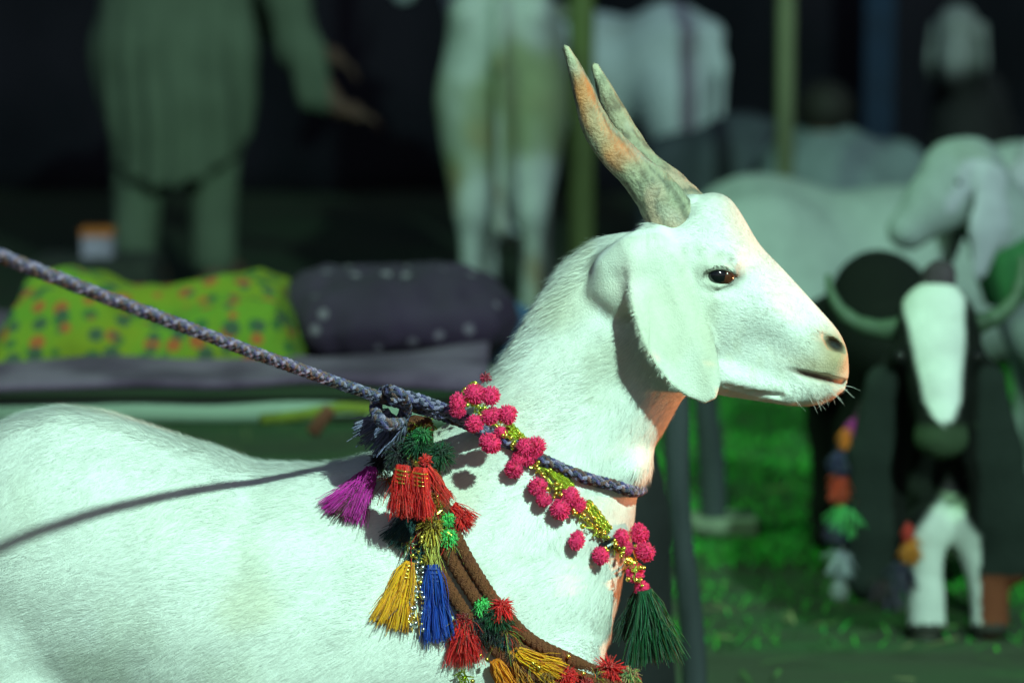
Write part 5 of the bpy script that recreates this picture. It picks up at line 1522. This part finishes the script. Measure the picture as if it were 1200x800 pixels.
# tunic: long, flaring, with vertical folds
kz = SDF(*grid(lo, hi, 0.014))
kz.chain([M(204, 205, -.02), M(200, 115, -.02), M(192, 60, 0), M(196, 0, .02), pel + (0.03, 0, .12), (pel + ch) / 2 + (0, -.02, .05), ch], [.20, .235, .245, .22, .19, .17, .17], 0.05, sc=(1, 1.25, 1))
kz.chain([M(252, 150, .02), M(255, 60, .03), M(240, -10, .05)], [.13, .14, .15], 0.05, sc=(1, 1.2, 1))
kz.chain([shR, (shR + elR) / 2, elR, M(372, 112, .08)], [.10, .085, .075, .062], 0.03); kz.chain([shL, elL, elL * .4 + wrL * .6], [.10, .08, .06], 0.03)
kz.put(lambda x, y, z: (z - (0.385 + 1.6 * (x - mbase[0]) ** 2 + 0.10 * np.maximum(x - mbase[0], 0))) * np.ones_like(y), lo, (hi[0], hi[1], .52), 0.0, 's')
body_obj('tunic', kz, M_kam, man, mbase, lambda V: (np.sin(V[:, 0] * 75 + 2 * vnoise(V, 4, 3)) * .010 + vnoise(V * np.array([1, 1, .3]), 22, 6) * .006) * sstep(1.15 - V[:, 2], 0, .5))
tz = SDF(*grid(lo, np.array([hi[0], hi[1], 1.0]), 0.014))
for hip, kn, an in feet: tz.chain([hip, kn, an + (0, 0, .03)], [.11, .088, .078], 0.04)
body_obj('trousers', tz, M_kam, man, mbase, lambda V: vnoise(V * np.array([1, 1, .3]), 30, 9) * .008)

# people seated on the ground, wrapped in shawls
def sitter(px, py_head, Y, rot, shawl, label, hair=True, size=1.0):
    h = W(px, py_head, Y)
    b = np.array([h[0], Y, 0.0])
    t = thing('person', label, 'person', 'people seated before the tent', tuple(b))
    fw = np.array([math.sin(rot), -math.cos(rot), 0]); sd = np.array([fw[1], -fw[0], 0]) * -1
    top = h[2]; up = np.array([0, 0, 1.0])
    lo, hi = b + np.array([-.5, -.6, -.01]), b + np.array([.5, .5, top + .16])
    k = SDF(*grid(lo, hi, .014))
    hip = b + up * .13; che = b + up * (top - .33) + fw * .03; hc = b + up * top + fw * .06
    k.chain([hip, che], [.15, .15], .05, sc=(1, 1.1, 1)); k.chain([che + up * .1, hc - up * .06], [.07, .052], .03)
    ey = head_parts(k, hc, fw - up * .15, up + fw * .15)
    for sg in (1, -1):
        kn = b + fw * .34 + sd * .17 * sg + up * .38; an = b + fw * .36 + sd * .10 * sg + up * .07
        k.chain([hip + sd * .09 * sg, kn, an], [.085, .06, .04], .03); k.chain([an, an + fw * .12 - up * .04], [.045, .032], .02)
        sh = che + sd * .17 * sg + up * .06; el = b + fw * .16 + sd * .24 * sg + up * .36; wr = b + fw * .36 + sd * .06 * sg + up * .42
        k.chain([sh, el, wr], [.052, .042, .03], .02); hand(k, wr, fw * .5 - sd * sg * .8, -up, up * .3 + fw)
    body_obj('body', k, M_skin, t, b)
    for e in ey: add_eye(t, e - b, .011)
    z = SDF(*grid(lo, hi, .015))
    z.chain([b + up * .16 + fw * .06, b + up * .34 + fw * .07, che + up * .04], [.30, .25, .195], .05, sc=(1, 1.1, 1))
    for sg in (1, -1): z.chain([che + sd * .14 * sg + up * .05, b + fw * .2 + sd * .2 * sg + up * .40, b + fw * .30 + sd * .18 * sg + up * .2], [.10, .12, .14], .05)
    body_obj('shawl', z, shawl, t, b, lambda V: vnoise(V * np.array([1, 1, .35]), 24, 5) * .012)
    q = SDF(*grid(hc - .2, hc + .2, .012)); q.ell(hc + up * .03 - fw * .02, (.10, .10, .10)); q.ell(hc + fw * .14 - up * .06, (.10, .12, .12), 0.01, op='s')
    body_obj('hair' if hair else 'cap', q, M_hair if hair else shawl, t, b)
    return t
sitter(962, 138, 9.9, R(150), mat('grey_shawl', (0.15, 0.185, 0.21), 0.9, 0.2, 8), 'person seated on the ground wrapped in a pale grey shawl')
sitter(878, 178, 10.5, R(200), mat('slate_shawl', (0.06, 0.075, 0.088), 0.9, 0.2, 8), 'person seated on the ground wrapped in a dark slate shawl')
